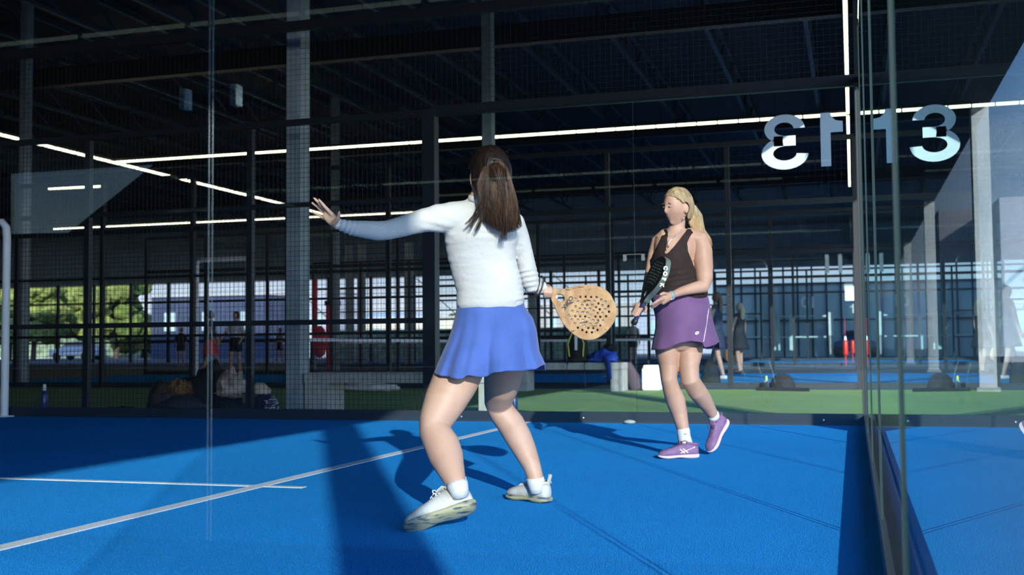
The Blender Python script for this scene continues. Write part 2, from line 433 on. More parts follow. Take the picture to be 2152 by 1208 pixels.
# glass wall of the next court, behind the camera: its seam and clips mirror in the near glass
q = P(443, 205, 3.9); ys = -20-q.y
nextw = empty('glass_wall', (q.x, ys, 0), 'glass wall of the neighbouring court behind the camera, its clips mirrored upper left', 'glass wall')
pa = glass_panel(nextw, (q.x-2, ys, 0), (q.x-.008, ys, 0), .06, 3.6, edge=False); pb_ = glass_panel(nextw, (q.x+.008, ys, 0), (q.x+2, ys, 0), .06, 3.6, edge=False)
edm = mat('lit_glass_edge', (.3, .38, .4), .3)
for o_, s_ in ((pa, -.007), (pb_, .007)): MB().box((q.x+s_-.002, ys-.006, .06), (q.x+s_+.002, ys+.006, 3.6)).build('polished_edge', edm, o_)
for s_ in (-.1, .1): MB().box((q.x+s_-.011, ys-.022, q.z-.036), (q.x+s_-.003, ys+.022, q.z+.036)).build('clip', white, nextw); MB().box((q.x+s_+.003, ys-.022, q.z-.036), (q.x+s_+.011, ys+.022, q.z+.036)).build('clip', white, nextw)
beam('base_rail', (q.x-2, ys, .03), (q.x+2, ys, .03), .02, .03, charc, nextw)
# white tubular post by the door at the far left
pb = G(8, 869)
pst = empty('door_post', (-8.95, -.1, 0), 'white tubular post with bent top at the far left edge', 'post')
xx = plane(9, 868, 1, -.1).x
MB().tube([(xx, -.1, 0), (xx, -.1, 1.95), (xx-.01, -.1, 2.06), (xx-.06, -.1, 2.12), (xx-.5, -.1, 2.12)], [.042]*5, 12).build('tube', white, pst, True)
MB().box((xx-.07, -.17, 0), (xx+.07, -.03, .012)).build('foot_plate', white, pst)
# courts beyond
def court_front(y, x0, x1, label, mesh=True, seam=(), r=.003, ps=2.0, glassx=None):
    f = empty('court_fence', (x0, y, 0), label, 'fence')
    x = x1
    while x >= x0-.01:
        beam('post', (x, y, 0), (x, y, 4.0), .04, .04, black, f); x -= ps
    beam('base_rail', (x0, y, .05), (x1, y, .05), .03, .05, charc, f)
    beam('top_rail', (x0, y, 3.0), (x1, y, 3.0), .03, .045, black, f)
    beam('upper_rail', (x0, y, 4.0), (x1, y, 4.0), .03, .04, black, f)
    if glassx is not None:
        beam('middle_rail', (x0, y, .98), (glassx, y, .98), .02, .025, black, f); beam('middle_rail', (x0, y, 2.1), (glassx, y, 2.1), .02, .025, black, f)
        if mesh: wire_mesh((x0, y, 0), (glassx, y, 0), .1, 3, .1, r).build('wire_mesh', wire, f)
    if mesh: wire_mesh((x0, y, 0), (x1, y, 0), 3, 4, .1, r).build('wire_mesh', wire, f)
    return f
cfB = court_front(8.3, -20, 0, 'dark fence along the near side of the second court behind the green turf', glassx=-4, r=.0014)
court_front(18.3, -20, 0, 'dark fence along the far side of the second court', glassx=-4, r=.0018)
cfC = court_front(29, -20, 0, 'dark fence along the near side of the third court', mesh=False, glassx=-4)
cfD = court_front(41, -20, 0, 'dark fence along the far side of the third court', mesh=False, glassx=-4)
GL2 = glass('far_glass', (.9, .96, .97), 1.3)
for i in range(2): glass_panel(cfB, (-4+2*i+.01, 8.3, 0), (-2+2*i-.01, 8.3, 0), .1, 2.95, edge=False, gmat=GL2)
g4 = glass_panel(cfB, (-.02, 8.4, 0), (-.02, 18.2, 0), .1, 2.95, edge=False, gmat=GL2)
g5 = glass_panel(cfC, (-3.95, 29, 0), (-.05, 29, 0), .1, 2.95, 'pane bearing pale numerals', edge=False, gmat=GL2)
g6 = glass_panel(cfD, (-4, 41, 0), (-.05, 41, 0), .1, 2.95, 'pane bearing a pale ten', edge=False, gmat=GL2)
for px, py, hh in ((1752, 556, 42),):
    q = plane(px, py, 1, 28.98)
    numeral('11', q, (-1, 0, 0), .62, g5)
q = plane(1700, 636, 1, 40.97); numeral('10', q, (-1, 0, 0), .5, g6)
# net of the second court
nb = empty('court_net', (-10, 13, 0), 'court net with a white top tape in the second court', 'net')
beam('post', (-10, 8.5, 0), (-10, 8.5, .95), .04, .04, charc, nb); beam('post', (-10, 18.1, 0), (-10, 18.1, .95), .04, .04, charc, nb)
beam('tape', (-10, 8.5, .88), (-10, 18.1, .88), .01, .03, white, nb)
wire_mesh((-10, 8.5, 0), (-10, 18.1, 0), .02, .86, .12, .004).build('netting', wire, nb)
nb = empty('court_net', (-13, 24, 0), 'white-taped net stretched behind the red padded posts', 'net')
beam('tape', (-17.5, 24, .9), (-4.6, 24, .9), .01, .035, white, nb)
wire_mesh((-17.5, 24, 0), (-4.6, 24, 0), .02, .88, .15, .005).build('netting', wire, nb)
for x in (-17.5, -4.6): beam('post', (x, 24, 0), (x, 24, .98), .05, .05, charc, nb)
# ------------------------------------------------------------------ the hall
ceilM = mat('dark_roof_deck', (.017, .030, .055), .8, 0, (.023, .038, .065), 3, stretch=(1, .05, 1))
canM = mat('dark_canopy_soffit', (.014, .02, .03), .8)
farclad = mat('slate_cladding', (.36, .46, .52), .7, 0, (.42, .52, .58), 2)
def ribs(name, a, b, m, kind='structure'): return tag(box_obj(name, a, b, m), kind=kind)
ZC = 8.4
ribs('ceiling', (-60, -49.8, ZC), (.35, 46, ZC+.2), ceilM)
ribs('ceiling_canopy', (.36, -49.7, 4.2), (1.9, 54, 4.5), canM)
ribs('wall_right', (.2, -49.7, 4.5), (.5, 54, ZC+.2), ceilM)
ribs('wall_left', (-60.3, -49.8, 0), (-60, 46, ZC), darkclad)
# far wall cladding above the opening
cl = MB(); cl.box((-60, 45.6, 4.55), (.35, 46, ZC)); cl.box((-60, 45.4, 4.5), (.35, 45.6, 4.75)); cl.box((-60, 45.4, 6.3), (.35, 45.6, 6.5))
tag(cl.build('wall_far', farclad), kind='structure')
# behind the camera: wall with a slanted opening to the sky
def vp(px, py, yv):
    p = plane(px, py, 1, yv); return (p.x, -20-yv, p.z)
yb = 30.0
a, b_, c_, d_ = vp(30, 338, yb), vp(365, 318, yb), vp(150, 490, yb), vp(30, 492, yb)
Y = -20-yb; X0, X1 = -62, 4.0
wb = MB()
o4 = [(X0, Y, 0), (X1, Y, 0), (X1, Y, ZC+2), (X0, Y, ZC+2)]
i4 = [d_, c_, b_, a]
wb.add(o4+i4, [(0, 1, 5, 4), (1, 2, 6, 5), (2, 3, 7, 6), (3, 0, 4, 7)])
wbo = wb.build('wall_back', darkclad); tag(wbo, kind='structure')
sf = wbo.modifiers.new('s', 'SOLIDIFY'); sf.thickness = .2
# roof trusses along y
def truss_mesh():
    m = MB(); L0, L1 = 2.0, 45.0; zt, zb = ZC-.1, ZC-.75
    m.box((-.05, L0, zb-.04), (.05, L1, zb+.04)); m.box((-.05, L0, zt-.04), (.05, L1, zt+.04))
    y = L0; k = 0
    while y < L1-1:
        m.obox((0, y+.5, (zt+zb)/2), V((.025, 0, 0)), V((0, .5, (.3 if k % 2 else -.3))), V((0, .02, .02))); y += 1.0; k += 1
    return m
tm = truss_mesh(); trussM = mat('truss_steel', (.05, .085, .13), .5, .2)
t0 = None
for i in range(16):
    if not t0:
        t0 = tm.build('roof_truss', trussM); o = t0
    else:
        o = t0.copy(); COL.objects.link(o)
    o.location = (-.9-2.1*i, 0, 0)
    tag(o, 'dark steel lattice truss under the hall roof, one of the evenly spaced row', 'truss', 'roof trusses running away under the dark roof')
# crossing beams
for i, y in enumerate((12.5, 24, 36)):
    tag(box_obj('roof_beam', (-59.5, y-.12, ZC-1.25), (.2, y+.12, ZC-.8), charc), ['dark roof beam crossing under the trusses nearest the near court', 'dark roof beam crossing the middle of the hall', 'dark roof beam crossing nearest the far wall'][i], 'beam')
# steel columns
def column(name, pos, w_, d_2, h, label):
    x, y = pos; r = empty(name, (x, y, 0), label, 'column')
    m = MB(); t = .015
    m.box((x-w_/2, y-d_2/2, 0), (x+w_/2, y+d_2/2, h)); bevel(m.build('shaft', steel, r), .006)
    box_obj('foot_plate', (x-w_*.75, y-d_2*.75, 0), (x+w_*.75, y+d_2*.75, .02), steel, r)
    return r
def colpos(px, D):
    p = P(px, 700, D); return (p.x, p.y)
column('steel_column', colpos(626, 12.2), .17, .22, ZC-.02, 'pale grey steel column standing behind the wire mesh by the concrete bench')
column('steel_column', colpos(1030, 18.5), .17, .19, ZC-.02, 'grey steel column rising behind the head of the woman in white')
column('steel_column', colpos(48, 24), .16, .22, ZC-.02, 'dim grey column at the far left behind the mesh')
column('steel_column', colpos(705, 34), .2, .2, ZC-.02, 'thin distant column just right of the pale column')
whc = mat('white_column', (.62, .64, .62), .7, 0, (.5, .53, .52), 3, stretch=(1, 1, .3))
for i, y in enumerate((-13.32, -4.0, 7.6, 19.2, 30.8, 42.4)):
    r = empty('roof_column', (1.78, y, 0), ['white concrete column beside the right wall behind the camera', 'white concrete column outside the right glass wall near the camera', 'large white concrete column seen through the right glass at the roof edge', 'middle white concrete column seen through the right glass', 'third white concrete column along the roof edge', 'farthest white concrete column along the roof edge'][i], 'column')
    box_obj('shaft', (1.66, y-.14, 0), (1.9, y+.14, 4.2), whc, r); box_obj('plinth', (1.62, y-.18, 0), (1.94, y+.18, .06), conc, r)
# LED lights
ledM = mat('led_diffuser', (.9, .9, .8), .4, emit=((1, .93, .62), 5.0)); ledD = mat('led_diffuser_dim', (.9, .9, .8), .4, emit=((1, .95, .8), .35))
housM = mat('led_housing', (.05, .05, .055), .5)
def fixture(L, emit):
    r = empty('strip_light', (0, 0, 5.8))
    for s_ in (-.6, .6): MB().bar((s_, 0, 5.89), (s_, 0, ZC+.03), .004, 4).build('hanger', wire, r)
    box_obj('housing', (-L/2, -.035, 5.84), (L/2, .035, 5.9), housM, r)
    m = MB(); n = 4; s = L/n
    for k in range(n): m.box((-L/2+k*s+.018, -.03, 5.785), (-L/2+(k+1)*s-.018, .03, 5.84))
    m.build('diffuser', emit, r); return r
f1 = fixture(1.9, ledM); f2 = fixture(1.9, ledD); used = set()
def row(p0, p1, proto, label, group):
    p0 = V(p0); p1 = V(p1); L = (p1-p0).length; n = max(1, int(L/1.899)); ang = math.atan2(p1.y-p0.y, p1.x-p0.x)
    for i in range(n):
        if proto.name not in used: used.add(proto.name); o = proto
        else: o = copy_tree(proto)
        q = p0.lerp(p1, (i+.5)/n); o.location = (q.x, q.y, 5.8); o.rotation_euler = (0, 0, ang); tag(o, label, 'light', group)
row((-19.1, 15.6, 0), (-.1, 15.6, 0), f1, 'bright LED strip light in the long row crossing above the second court', 'LED strips of the long row crossing the view')
row((-.08, 4, 0), (-.08, 15.5, 0), f1, 'bright LED strip light in the row running away overhead along the right wall', 'LED strips above the right glass wall')
row((-.08, 15.9, 0), (-.08, 27.5, 0), f1, 'LED strip light in the far part of the row above the right wall', 'LED strips far along the right wall')
row((-19.2, 9, 0), (-19.2, 28.5, 0), f1, 'LED strip light in the slanting row on the left behind the mesh', 'LED strips of the slanting left row')
row((-32, 29, 0), (-13, 29, 0), f1, 'small distant LED strip light in the far row low on the left', 'LED strips of the far row')
a = G(55, 400, 5.8); b_ = G(262, 390, 5.8)  # short row of lamps added to imitate lights that only show as reflections
row((a.x, a.y, 0), (b_.x, b_.y, 0), f1, 'LED strip light in the short row crossing the bright patch of sky on the left', 'LED strips of the short left row')
row((-16, -25, 0), (-2, -25, 0), f2, 'LED strip light behind the camera seen as a faint dotted reflection at the top', 'LED strips reflected faintly in the glass')
row((-14, -42, 0), (-.5, -42, 0), f2, 'LED strip light far behind the camera reflected faintly behind the heads', 'LED strips reflected low in the glass')
# ------------------------------------------------------------------ things near the courts
def bench(p0, p1, label, legw=.3, h=.45, legw2=None):
    """p0, p1: ground points under the two ends"""
    p0 = V(p0); p1 = V(p1); u = (p1-p0).normalized(); n = V((-u.y, u.x, 0)); r = empty('concrete_bench', (p0+p1)/2, label, 'bench')
    o = MB().obox((p0+p1)/2+V((0, 0, h-.055)), u*((p1-p0).length/2), n*.22, V((0, 0, .055))).build('seat', conc, r); bevel(o, .008)
    legw2 = legw2 or legw
    for q, lw in ((p0+u*legw/2, legw), (p1-u*legw2/2, legw2)):
        o = MB().obox(q+V((0, 0, (h-.11)/2)), u*lw/2, n*.2, V((0, 0, (h-.11)/2))).build('leg', conc, r); bevel(o, .008)
    return r
b0 = plane(640, 800, 1, .75); b1 = plane(1032, 800, 1, .75)
bench((b0.x, .95, 0), (b1.x, .95, 0), 'long concrete bench behind the wire mesh, left of the woman in white', .28, .45, .14)
g0 = G(1125, 820); g1 = G(1312, 822)
bench((g1.x-1.75, g1.y+.1, 0), (g1.x, g1.y+.1, 0), 'concrete bench with a backpack and blue jacket on it across the green turf', .2)
def lump(name, c, sx_, sy_, sz_, m, label, cat_, seed=0, amp=.25, parent=None, fr=2.2):
    """a soft heap: noisy squashed dome standing on the ground"""
    def fn(x, y, z):
        k = 1+amp*noise.noise(V((x, y, z))*fr+V((seed*3.1, seed, 0)))+amp*.4*noise.noise(V((x, y, z))*fr*2.6+V((seed, 5, 0)))
        z = z if z > 0 else z*.25
        return x*k, y*k, z*k
    mb = MB(); mb.ell((c[0], c[1], c[2]+sz_*.2), V((sx_, 0, 0)), V((0, sy_, 0)), V((0, 0, sz_*.8)), 40, 28, fn)
    zmin = min(v.z for v in mb.v)
    for v in mb.v: v.z += c[2]-zmin
    o = mb.build(name, m, parent, True)
    if label: tag(o, label, cat_)
    return o
def gx(px, y): return plane(px, 860, 1, y).x
brown = mat('brown_leather', (.05, .028, .02), .6); blackf = mat('black_fabric', (.012, .012, .014), .85); darkg = mat('dark_green_fabric', (.02, .035, .03), .8)
bag = lump('tote_bag', (gx(338, .45), .5, 0), .2, .15, .37, brown, 'dark brown tote bag, leftmost of the heap behind the mesh', 'bag', 1, .12)
lump('fur_scarf', (gx(372, .45), .5, .2), .16, .12, .17, mat('ginger_fur', (.28, .14, .05), .9, 0, (.08, .04, .02), 14), 'ginger and brown furry scarf spilling from the tote bag', 'scarf', 4, .4, None, 4)
lump('grey_bag', (gx(385, .38), .36, 0), .33, .14, .21, mat('grey_fabric', (.035, .038, .045), .8), 'dark grey sports bag lying in front of the heap', 'bag', 9, .15)
lump('black_jacket', (gx(430, .6), .72, 0), .37, .2, .5, blackf, 'black jacket heaped high behind the mesh', 'jacket', 2, .3)
lump('knitted_blanket', (gx(492, .5), .45, .18), .17, .13, .3, mat('beige_knit', (.62, .5, .42), .9, 0, (.3, .22, .18), 9), 'beige and brown patterned blanket on top of the bag heap', 'blanket', 3, .35, None, 3)
lump('green_case', (gx(487, .4), .38, 0), .23, .13, .17, darkg, 'dark green case beneath the beige blanket', 'bag', 7, .1)
lump('navy_bag', (gx(560, .5), .45, 0), .17, .14, .24, mat('navy_fabric', (.015, .02, .05), .8), 'navy bag with pale letters right of the black mesh post', 'bag', 6, .12)
lump('beige_cap', (gx(548, .5), .45, .22), .13, .12, .13, mat('beige_felt', (.6, .48, .36), .9), 'beige cap lying on the navy bag', 'cap', 5, .12)
lump('striped_shoe_bag', (gx(575, .35), .3, 0), .09, .1, .22, mat('stripe_fabric', (.02, .02, .04), .8, 0, (.6, .6, .65), 14, lo=.52, hi=.58, stretch=(1, 1, 4)), 'small dark striped bag beside the navy bag', 'bag', 8, .1)
lump('black_cloth', (gx(257, .5), .45, 0), .3, .15, .08, blackf, 'low black cloth spread on the turf left of the heap', 'cloth', 11, .4, None, 3)
def bottle(x, y, h, m, capm, label, r=.036):
    e_ = empty('water_bottle', (x, y, 0), label, 'bottle')
    MB().tube([(x, y, .0), (x, y, .01), (x, y, h*.62), (x, y, h*.72), (x, y, h*.82)], [r*.8, r, r, r*.75, r*.4], 14).build('body', m, e_, True)
    MB().tube([(x, y, h*.83), (x, y, h)], [r*.5, r*.42], 12).build('cap', capm, e_, True)
bottle(gx(93, .6), .6, .32, mat('blue_plastic', (.03, .06, .22), .3), white, 'tall blue bottle with white cap standing alone at the left', .04)
bottle(gx(1081, .5), .5, .30, mat('blue_plastic_dark', (.01, .04, .13), .3), chrome, 'dark blue bottle showing just right of the woman\'s leg', .036)
p = G(1611, 818); bottle(p.x, p.y, .2, mat('clear_plastic', (.35, .42, .4), .2), mat('lime', (.6, .75, .1), .4), 'small bottle with lime cap beside the black bag on the turf', .04)
lump('black_bag', (G(1645, 820).x, G(1645, 820).y, 0), .19, .16, .26, blackf, 'rounded black bag on the turf at the second court fence, right of the bottle', 'bag', 21, .14)
tag(MB().tube([G(1590, 820)+V((0, 0, .02)), G(1700, 822)+V((0, 0, .02))], [(.03, .015)]*2, 8).build('racket_case', blackf), 'flat black racket case lying under the black bag', 'racket case')
bp = lump('black_backpack', (G(1494, 815).x, G(1494, 815).y, 0), .16, .13, .47, blackf, None, None, 31, .08)
bp.name = 'backpack'; tag(bp, 'rounded black backpack on the turf behind the standing woman\'s knee', 'backpack')
# white box
q = G(1371, 820); r = empty('cool_box', q, 'white cool box standing on the turf left of the standing woman', 'box')
o = MB().box((q.x-.15, q.y-.12, 0), (q.x+.155, q.y+.12, .36)).build('body', white, r); bevel(o, .03, 3)
o = MB().box((q.x-.13, q.y-.11, .34), (q.x+.13, q.y+.11, .405)).build('lid', white, r); bevel(o, .025, 3)
# racket bag leaning on bench leg
q = G(1330, 820)
o = MB().tube([q+V((.06, 0, .03)), q+V((.0, 0, .2)), q+V((-.07, 0, .42))], [(.09, .04), (.12, .05), (.06, .03)], 14, side=(1, 0, 0)).build('racket_bag', mat('plum_fabric', (.06, .04, .06), .7), None, True)
tag(o, 'dark plum racket bag leaning against the end of the far bench', 'bag')
# backpack on the bench
def on_bench(px, dz=0): return plane(px, 800, 1, g1.y+.05)
q = on_bench(1215); zb = .45
r = empty('backpack', (q.x, q.y, zb), 'black backpack with yellow and white trim sitting on the far bench', 'backpack')
mb = MB(); mb.tube([(q.x, q.y, zb+.02), (q.x, q.y, zb+.2), (q.x, q.y, zb+.42), (q.x, q.y, zb+.55)], [(.17, .11), (.18, .12), (.15, .1), (.08, .05)], 20, side=(1, 0, 0))
mb.build('pack', blackf, r, True)
lime = mat('yellow_trim', (.6, .6, .1), .6)
for s, mm in ((-1, lime), (1, lime)):
    MB().tube([(q.x+s*.05, q.y-.1, zb+.52), (q.x+s*.13, q.y-.13, zb+.3), (q.x+s*.11, q.y-.12, zb+.1)], [(.012, .006)]*3, 8).build('strap', mm, r, True)
MB().box((q.x-.02, q.y-.125, zb+.2), (q.x+.02, q.y-.1, zb+.5)).build('front_strip', white, r)
for s in (-.12, .16):
    MB().tube([(q.x+s, q.y-.13, zb+.05), (q.x+s, q.y-.24, zb-.05), (q.x+s*1.1, q.y-.25, .08)], [(.014, .005)]*3, 8).build('hanging_strap', blackf, r, True)
q = on_bench(1268)
jk = lump('blue_jacket', (q.x, q.y, zb), .24, .17, .2, mat('royal_blue_fabric', (.02, .07, .42), .8), 'royal blue jacket draped over the far bench', 'jacket', 13, .35, None, 2.5)
o = MB().tube([(q.x+.08, q.y-.2, zb+.08), (q.x+.13, q.y-.25, zb-.02), (q.x+.16, q.y-.26, zb-.25)], [(.05, .03), (.07, .03), (.05, .02)], 10).build('sleeve', MATS['royal_blue_fabric'], jk, True)
lump('black_hat', (q.x+.1, q.y+.04, zb+.17), .13, .1, .13, blackf, 'black beanie lying on the blue jacket', 'hat', 15, .2)
# ball
p = G(834, 872); o = MB().ell((p.x, .32, .033), V((.033, 0, 0)), V((0, .033, 0)), V((0, 0, .033)), 20, 14).build('padel_ball', mat('ball_felt', (.62, .85, .05), .9, 0, (.5, .75, .05), 60), None, True)
o.location.x = gx(834, .32)-p.x; tag(o, 'bright yellow-green ball on the turf just behind the mesh', 'ball')
o = MB().ell((gx(1323, -.12), -.12, .02), V((.055, 0, 0)), V((0, .04, 0)), V((0, 0, .02)), 16, 10).build('paper_scrap', mat('pale_rag', (.35, .37, .35), .9), None, True)
tag(o, 'small grey rag lying against the base rail in the far corner', 'rag')
# towels under / beyond the bench
p = G(775, 822); lump('towel', (p.x, p.y, 0), .5, .16, .14, mat('pale_towel', (.55, .52, .5), .9), 'pale crumpled towel on the turf seen beneath the long bench', 'towel', 17, .4, None, 3)
# goal frame
pg = G(412, 803); gy = pg.y
r = empty('goal_frame', (pg.x, gy, 0), 'white tubular goal frame standing behind the red-skirted player', 'goal')
zt = plane(412, 547, 1, gy).z; x2 = plane(520, 547, 1, gy).x
MB().tube([(pg.x, gy, 0), (pg.x, gy, zt-.1), (pg.x+.04, gy, zt-.02), (pg.x+.12, gy, zt), (x2, gy, zt)], [.05]*5, 12).build('near_post', white, r, True)
MB().tube([(x2, gy, zt), (x2, gy+.02, .0)], [.045, .045], 12).build('far_post', white, r, True)
# red padded posts
redM = mat('red_pad', (.55, .03, .06), .6)
for i, (px, y0, y1, yb_, lab) in enumerate(((662, 590, 690, 778, 'tallest red padded post, right beside the pale steel column'), (691, 642, 775, 778, 'middle of the three red padded posts behind the mesh'), (707, 642, 775, 778, 'rightmost red padded post behind the mesh'))):
    p = G(px, yb_); zz1 = plane(px, y0, 1, p.y).z; zz0 = max(.0, plane(px, y1, 1, p.y).z)
    r = empty('padded_post', (p.x, p.y, 0), lab, 'post')
    MB().bar((p.x, p.y, 0), (p.x, p.y, zz1+.05), .04, 10).build('pole', steel, r, True)
    MB().tube([(p.x, p.y, zz0), (p.x, p.y, zz1)], [.085, .085], 12).build('pad', redM, r, True)
    if i: MB().box((p.x-.11, p.y-.1, zz1), (p.x+.11, p.y+.1, zz1+.16)).build('cap', black, r)
p = G(668, 790); z = plane(668, 718, 1, p.y).z
tag(MB().ell((p.x+.1, p.y-.1, z), V((.22, 0, 0)), V((0, .08, 0)), V((0, 0, .42)), 20, 14).build('red_bag', redM, None, True), 'red oval bag hanging low on the tall red post', 'bag')
# right background: sign, extinguishers, white gates, blue car, bench
def at_y(px, py, y): return plane(px, py, 1, y)
Yg = 44.0
def px_box(name, x0, y0, x1, y1, yy, d, m, label=None, cat_=None, parent=None):
    a = at_y(x0, y1, yy); b = at_y(x1, y0, yy)
    o = MB().box((a.x, yy-d/2, max(a.z, -.01)), (b.x, yy+d/2, b.z)).build(name, m, parent)
    if label: tag(o, label, cat_)
    return o
px_box('notice_board', 1776, 601, 1797, 632, 28.7, .1, white, 'white notice board beside the corner post on the right', 'sign')
r = empty('extinguisher', at_y(1777, 745, 28.7), 'red fire extinguisher hanging below the white notice board', 'extinguisher')
a = at_y(1777, 745, 28.7); 
MB().tube([(a.x, 28.7, a.z+.03), (a.x, 28.7, a.z+.42)], [.085, .08], 12).build('cylinder', mat('extinguisher_red', (.6, .03, .02), .35), r, True)
MB().tube([(a.x, 28.7, a.z+.44), (a.x, 28.7, a.z+.58)], [.05, .04], 10).build('valve', white, r, True)
MB().bar((a.x, 28.7, 0), (a.x, 28.7, a.z+.05), .02, 6).build('stand', redM, r)
MB().bar((a.x, 28.7, a.z+.55), (a.x, 28.7, a.z+1.2), .01, 6).build('hanger', redM, r)
r = empty('extinguisher', at_y(1792, 745, 30), 'smaller dark red extinguisher just left of the corner post', 'extinguisher')
a = at_y(1792, 742, 30); MB().tube([(a.x, 30, a.z+.03), (a.x, 30, a.z+.4)], [.07, .065], 12).build('cylinder', MATS['extinguisher_red'], r, True); MB().bar((a.x, 30, 0), (a.x, 30, a.z+.05), .02, 6).build('stand', redM, r)
px_box('marker_post', 1742, 656, 1751, 705, 43, .15, white, 'short white marker post left of the blue car', 'post')
px_box('stone_pillar', 1744, 705, 1750, 744, 43, .12, conc, 'grey stone pillar carrying the white marker post', 'pillar')
def gate(x0, x1, y0, y1, label, bars):
    r = empty('white_gate', at_y((x0+x1)/2, y1, Yg), label, 'gate')
    px_box('top_bar', x0, y0, x1, y0+5, Yg, .06, mint, None, None, r)
    for b in bars: px_box('upright', b, y0, b+6, y1, Yg, .08, mint, None, None, r)
    px_box('lower_bar', x0, y0+44, x1, y0+48, Yg, .06, mint, None, None, r)
mint = mat('pale_mint_paint', (.55, .72, .72), .6)
gate(1568, 1612, 662, 736, 'pale mint gate frame left in front of the glass building', (1596,))
gate(1618, 1736, 662, 736, 'pale mint railing frame right in front of the glass building', (1624, 1632, 1660))
px_box('lettered_sign', 1792, 638, 1808, 658, 43, .05, white, 'small white sign with a dark letter E at the corner post', 'sign')
eo = [o for o in bpy.data.objects if o.name == 'lettered_sign'][0]
a = at_y(1800, 648, 42.96); text_obj('letter', 'E', .34, a, (1, 0, 0), (0, 0, 1), black, eo, bold=.012)
# car
def car(px0, px1, yy, col, label):
    x0 = at_y(px0, 700, yy).x; x1 = at_y(px1, 700, yy).x; L = x1-x0; cx = (x0+x1)/2
    r = empty('car', (cx, yy, 0), label, 'car'); m = mat('car_paint_'+label.split()[0], col, .25, .2)
    prof = [(-.5, .35), (-.5, .75), (-.42, .85), (-.25, .92), (-.12, 1.38), (.22, 1.42), (.38, .95), (.5, .88), (.5, .35)]
    mb = MB(); n = len(prof)
    for s in (-.85, .85): mb.v += [V((cx+a_*L, yy+s*(1 if z < 1 else .8), z)) for a_, z in prof]
    mb.f = [list(range(n))[::-1], list(range(n, 2*n))]+[[i, (i+1) % n, (i+1) % n+n, i+n] for i in range(n)]
    bevel(mb.build('body', m, r), .08, 3)
    g_ = MB()
    for s in (-.80, .80): g_.v += [V((cx+a_*L, yy+s, z)) for a_, z in ((-.21, .95), (-.11, 1.32), (.2, 1.35), (.33, .97))]
    g_.f = [[3, 2, 1, 0], [4, 5, 6, 7], [0, 1, 5, 4], [1, 2, 6, 5], [2, 3, 7, 6], [3, 0, 4, 7]]; g_.build('windows', mat('car_glass', (.03, .05, .07), .1), r)
    for a_ in (-.32, .32):
        for s in (-.86, .7): MB().tube([(cx+a_*L, yy+s, .32), (cx+a_*L, yy+s+.16, .32)], [.32, .32], 18, cap=False).build('wheel', black, r, True)
car(1752, 1815, 50, (.06, .16, .42), 'blue car parked before the glass building on the right')
car(118, 210, 62, (.5, .55, .6), 'silver car parked beneath the trees on the left')
# glass building behind on the right
tealg = mat('teal_facade_glass', (.32, .44, .43), .3, 0, (.46, .58, .56), .3, spec=.5)
YB = 56.0
x0 = at_y(1500, 600, YB).x; x1 = .1; r = empty('glass_building', (x0/2, YB, 0), 'teal glass-fronted building with dark mullions behind the courts on the right', 'building')
zt = at_y(1600, 598, YB).z
box_obj('wall', (x0, YB, 0), (x1, YB+8, zt), tealg, r)
n = 10
for i in range(n+1): box_obj('mullion', (lerp(x0, x1, i/n)-.05, YB-.08, 0), (lerp(x0, x1, i/n)+.05, YB, zt+1.0), charc, r)
for z in (zt, zt*.5, zt+1.0): box_obj('transom', (x0, YB-.1, z-.05), (x1, YB, z+.05), charc, r)
# far wall opening: fence with bars
r = empty('opening_frame', (-20, 45.2, 0), 'dark steel frame of posts and rails in the bright opening of the far wall', 'fence')
for i in [0]+list(range(4, 25)): beam('post', (.2-2.5*i, 45.2, 0), (.2-2.5*i, 45.2, 4.55), .07, .07, black, r)
for z in (1.15, 2.2, 3.45): beam('rail', (-60, 45.2, z), (-9.8, 45.2, z), .03, .05, black, r)
for i in (3, 5, 6, 8, 11): beam('brace', (.2-2.5*i, 45.25, 2.3), (.2-2.5*i-2.4, 45.25, 4.4), .03, .04, black, r)
for i, px in enumerate((760, 860, 735, 1120)):
    p = G(px, 768); column('steel_column', (p.x, p.y), .28, .28, 5, ['rusty brown post standing left in the bright opening', 'rusty brown post standing mid opening', 'rusty brown post near the red posts', 'dark post behind the woman\'s elbow'][i])
# trees outdoors
leafs = {}
def leaf_mat(i):
    c = [((.22, .26, .06), (.08, .11, .02)), ((.16, .22, .04), (.05, .09, .015)), ((.10, .15, .04), (.03, .06, .01))][i]
    return mat('foliage_%s' % 'abc'[i], c[0], .9, 0, c[1], 1.2)
def tree(x, y, h, rr, ci, label):
    r = empty('tree', (x, y, 0), label, 'tree'); rnd = random.Random(int(x*10+y))
    MB().tube([(x, y, 0), (x+.1, y, h*.3), (x, y, h*.6)], [.22, .17, .1], 8).build('trunk', mat('bark', (.08, .06, .045), .9), r, True)
    mb = MB()
    for k in range(26):
        a_ = rnd.uniform(0, 6.28); q = rnd.random()**.6*rr; zz = h*.3+rnd.random()*h*.65; s = rr*rnd.uniform(.25, .45)
        q *= math.sqrt(max(.05, 1-((zz-h*.6)/(h*.5))**2))
        sd = rnd.random()*50
        def fn(x_, y_, z_):
            k_ = 1+.45*noise.noise(V((x_, y_, z_))*3+V((sd, 0, 0))); return x_*k_, y_*k_, z_*k_
        mb.ell((x+q*math.cos(a_), y+q*math.sin(a_), zz), V((s, 0, 0)), V((0, s, 0)), V((0, 0, s*.8)), 12, 8, fn)
    mb.build('foliage', leaf_mat(ci), r, False)
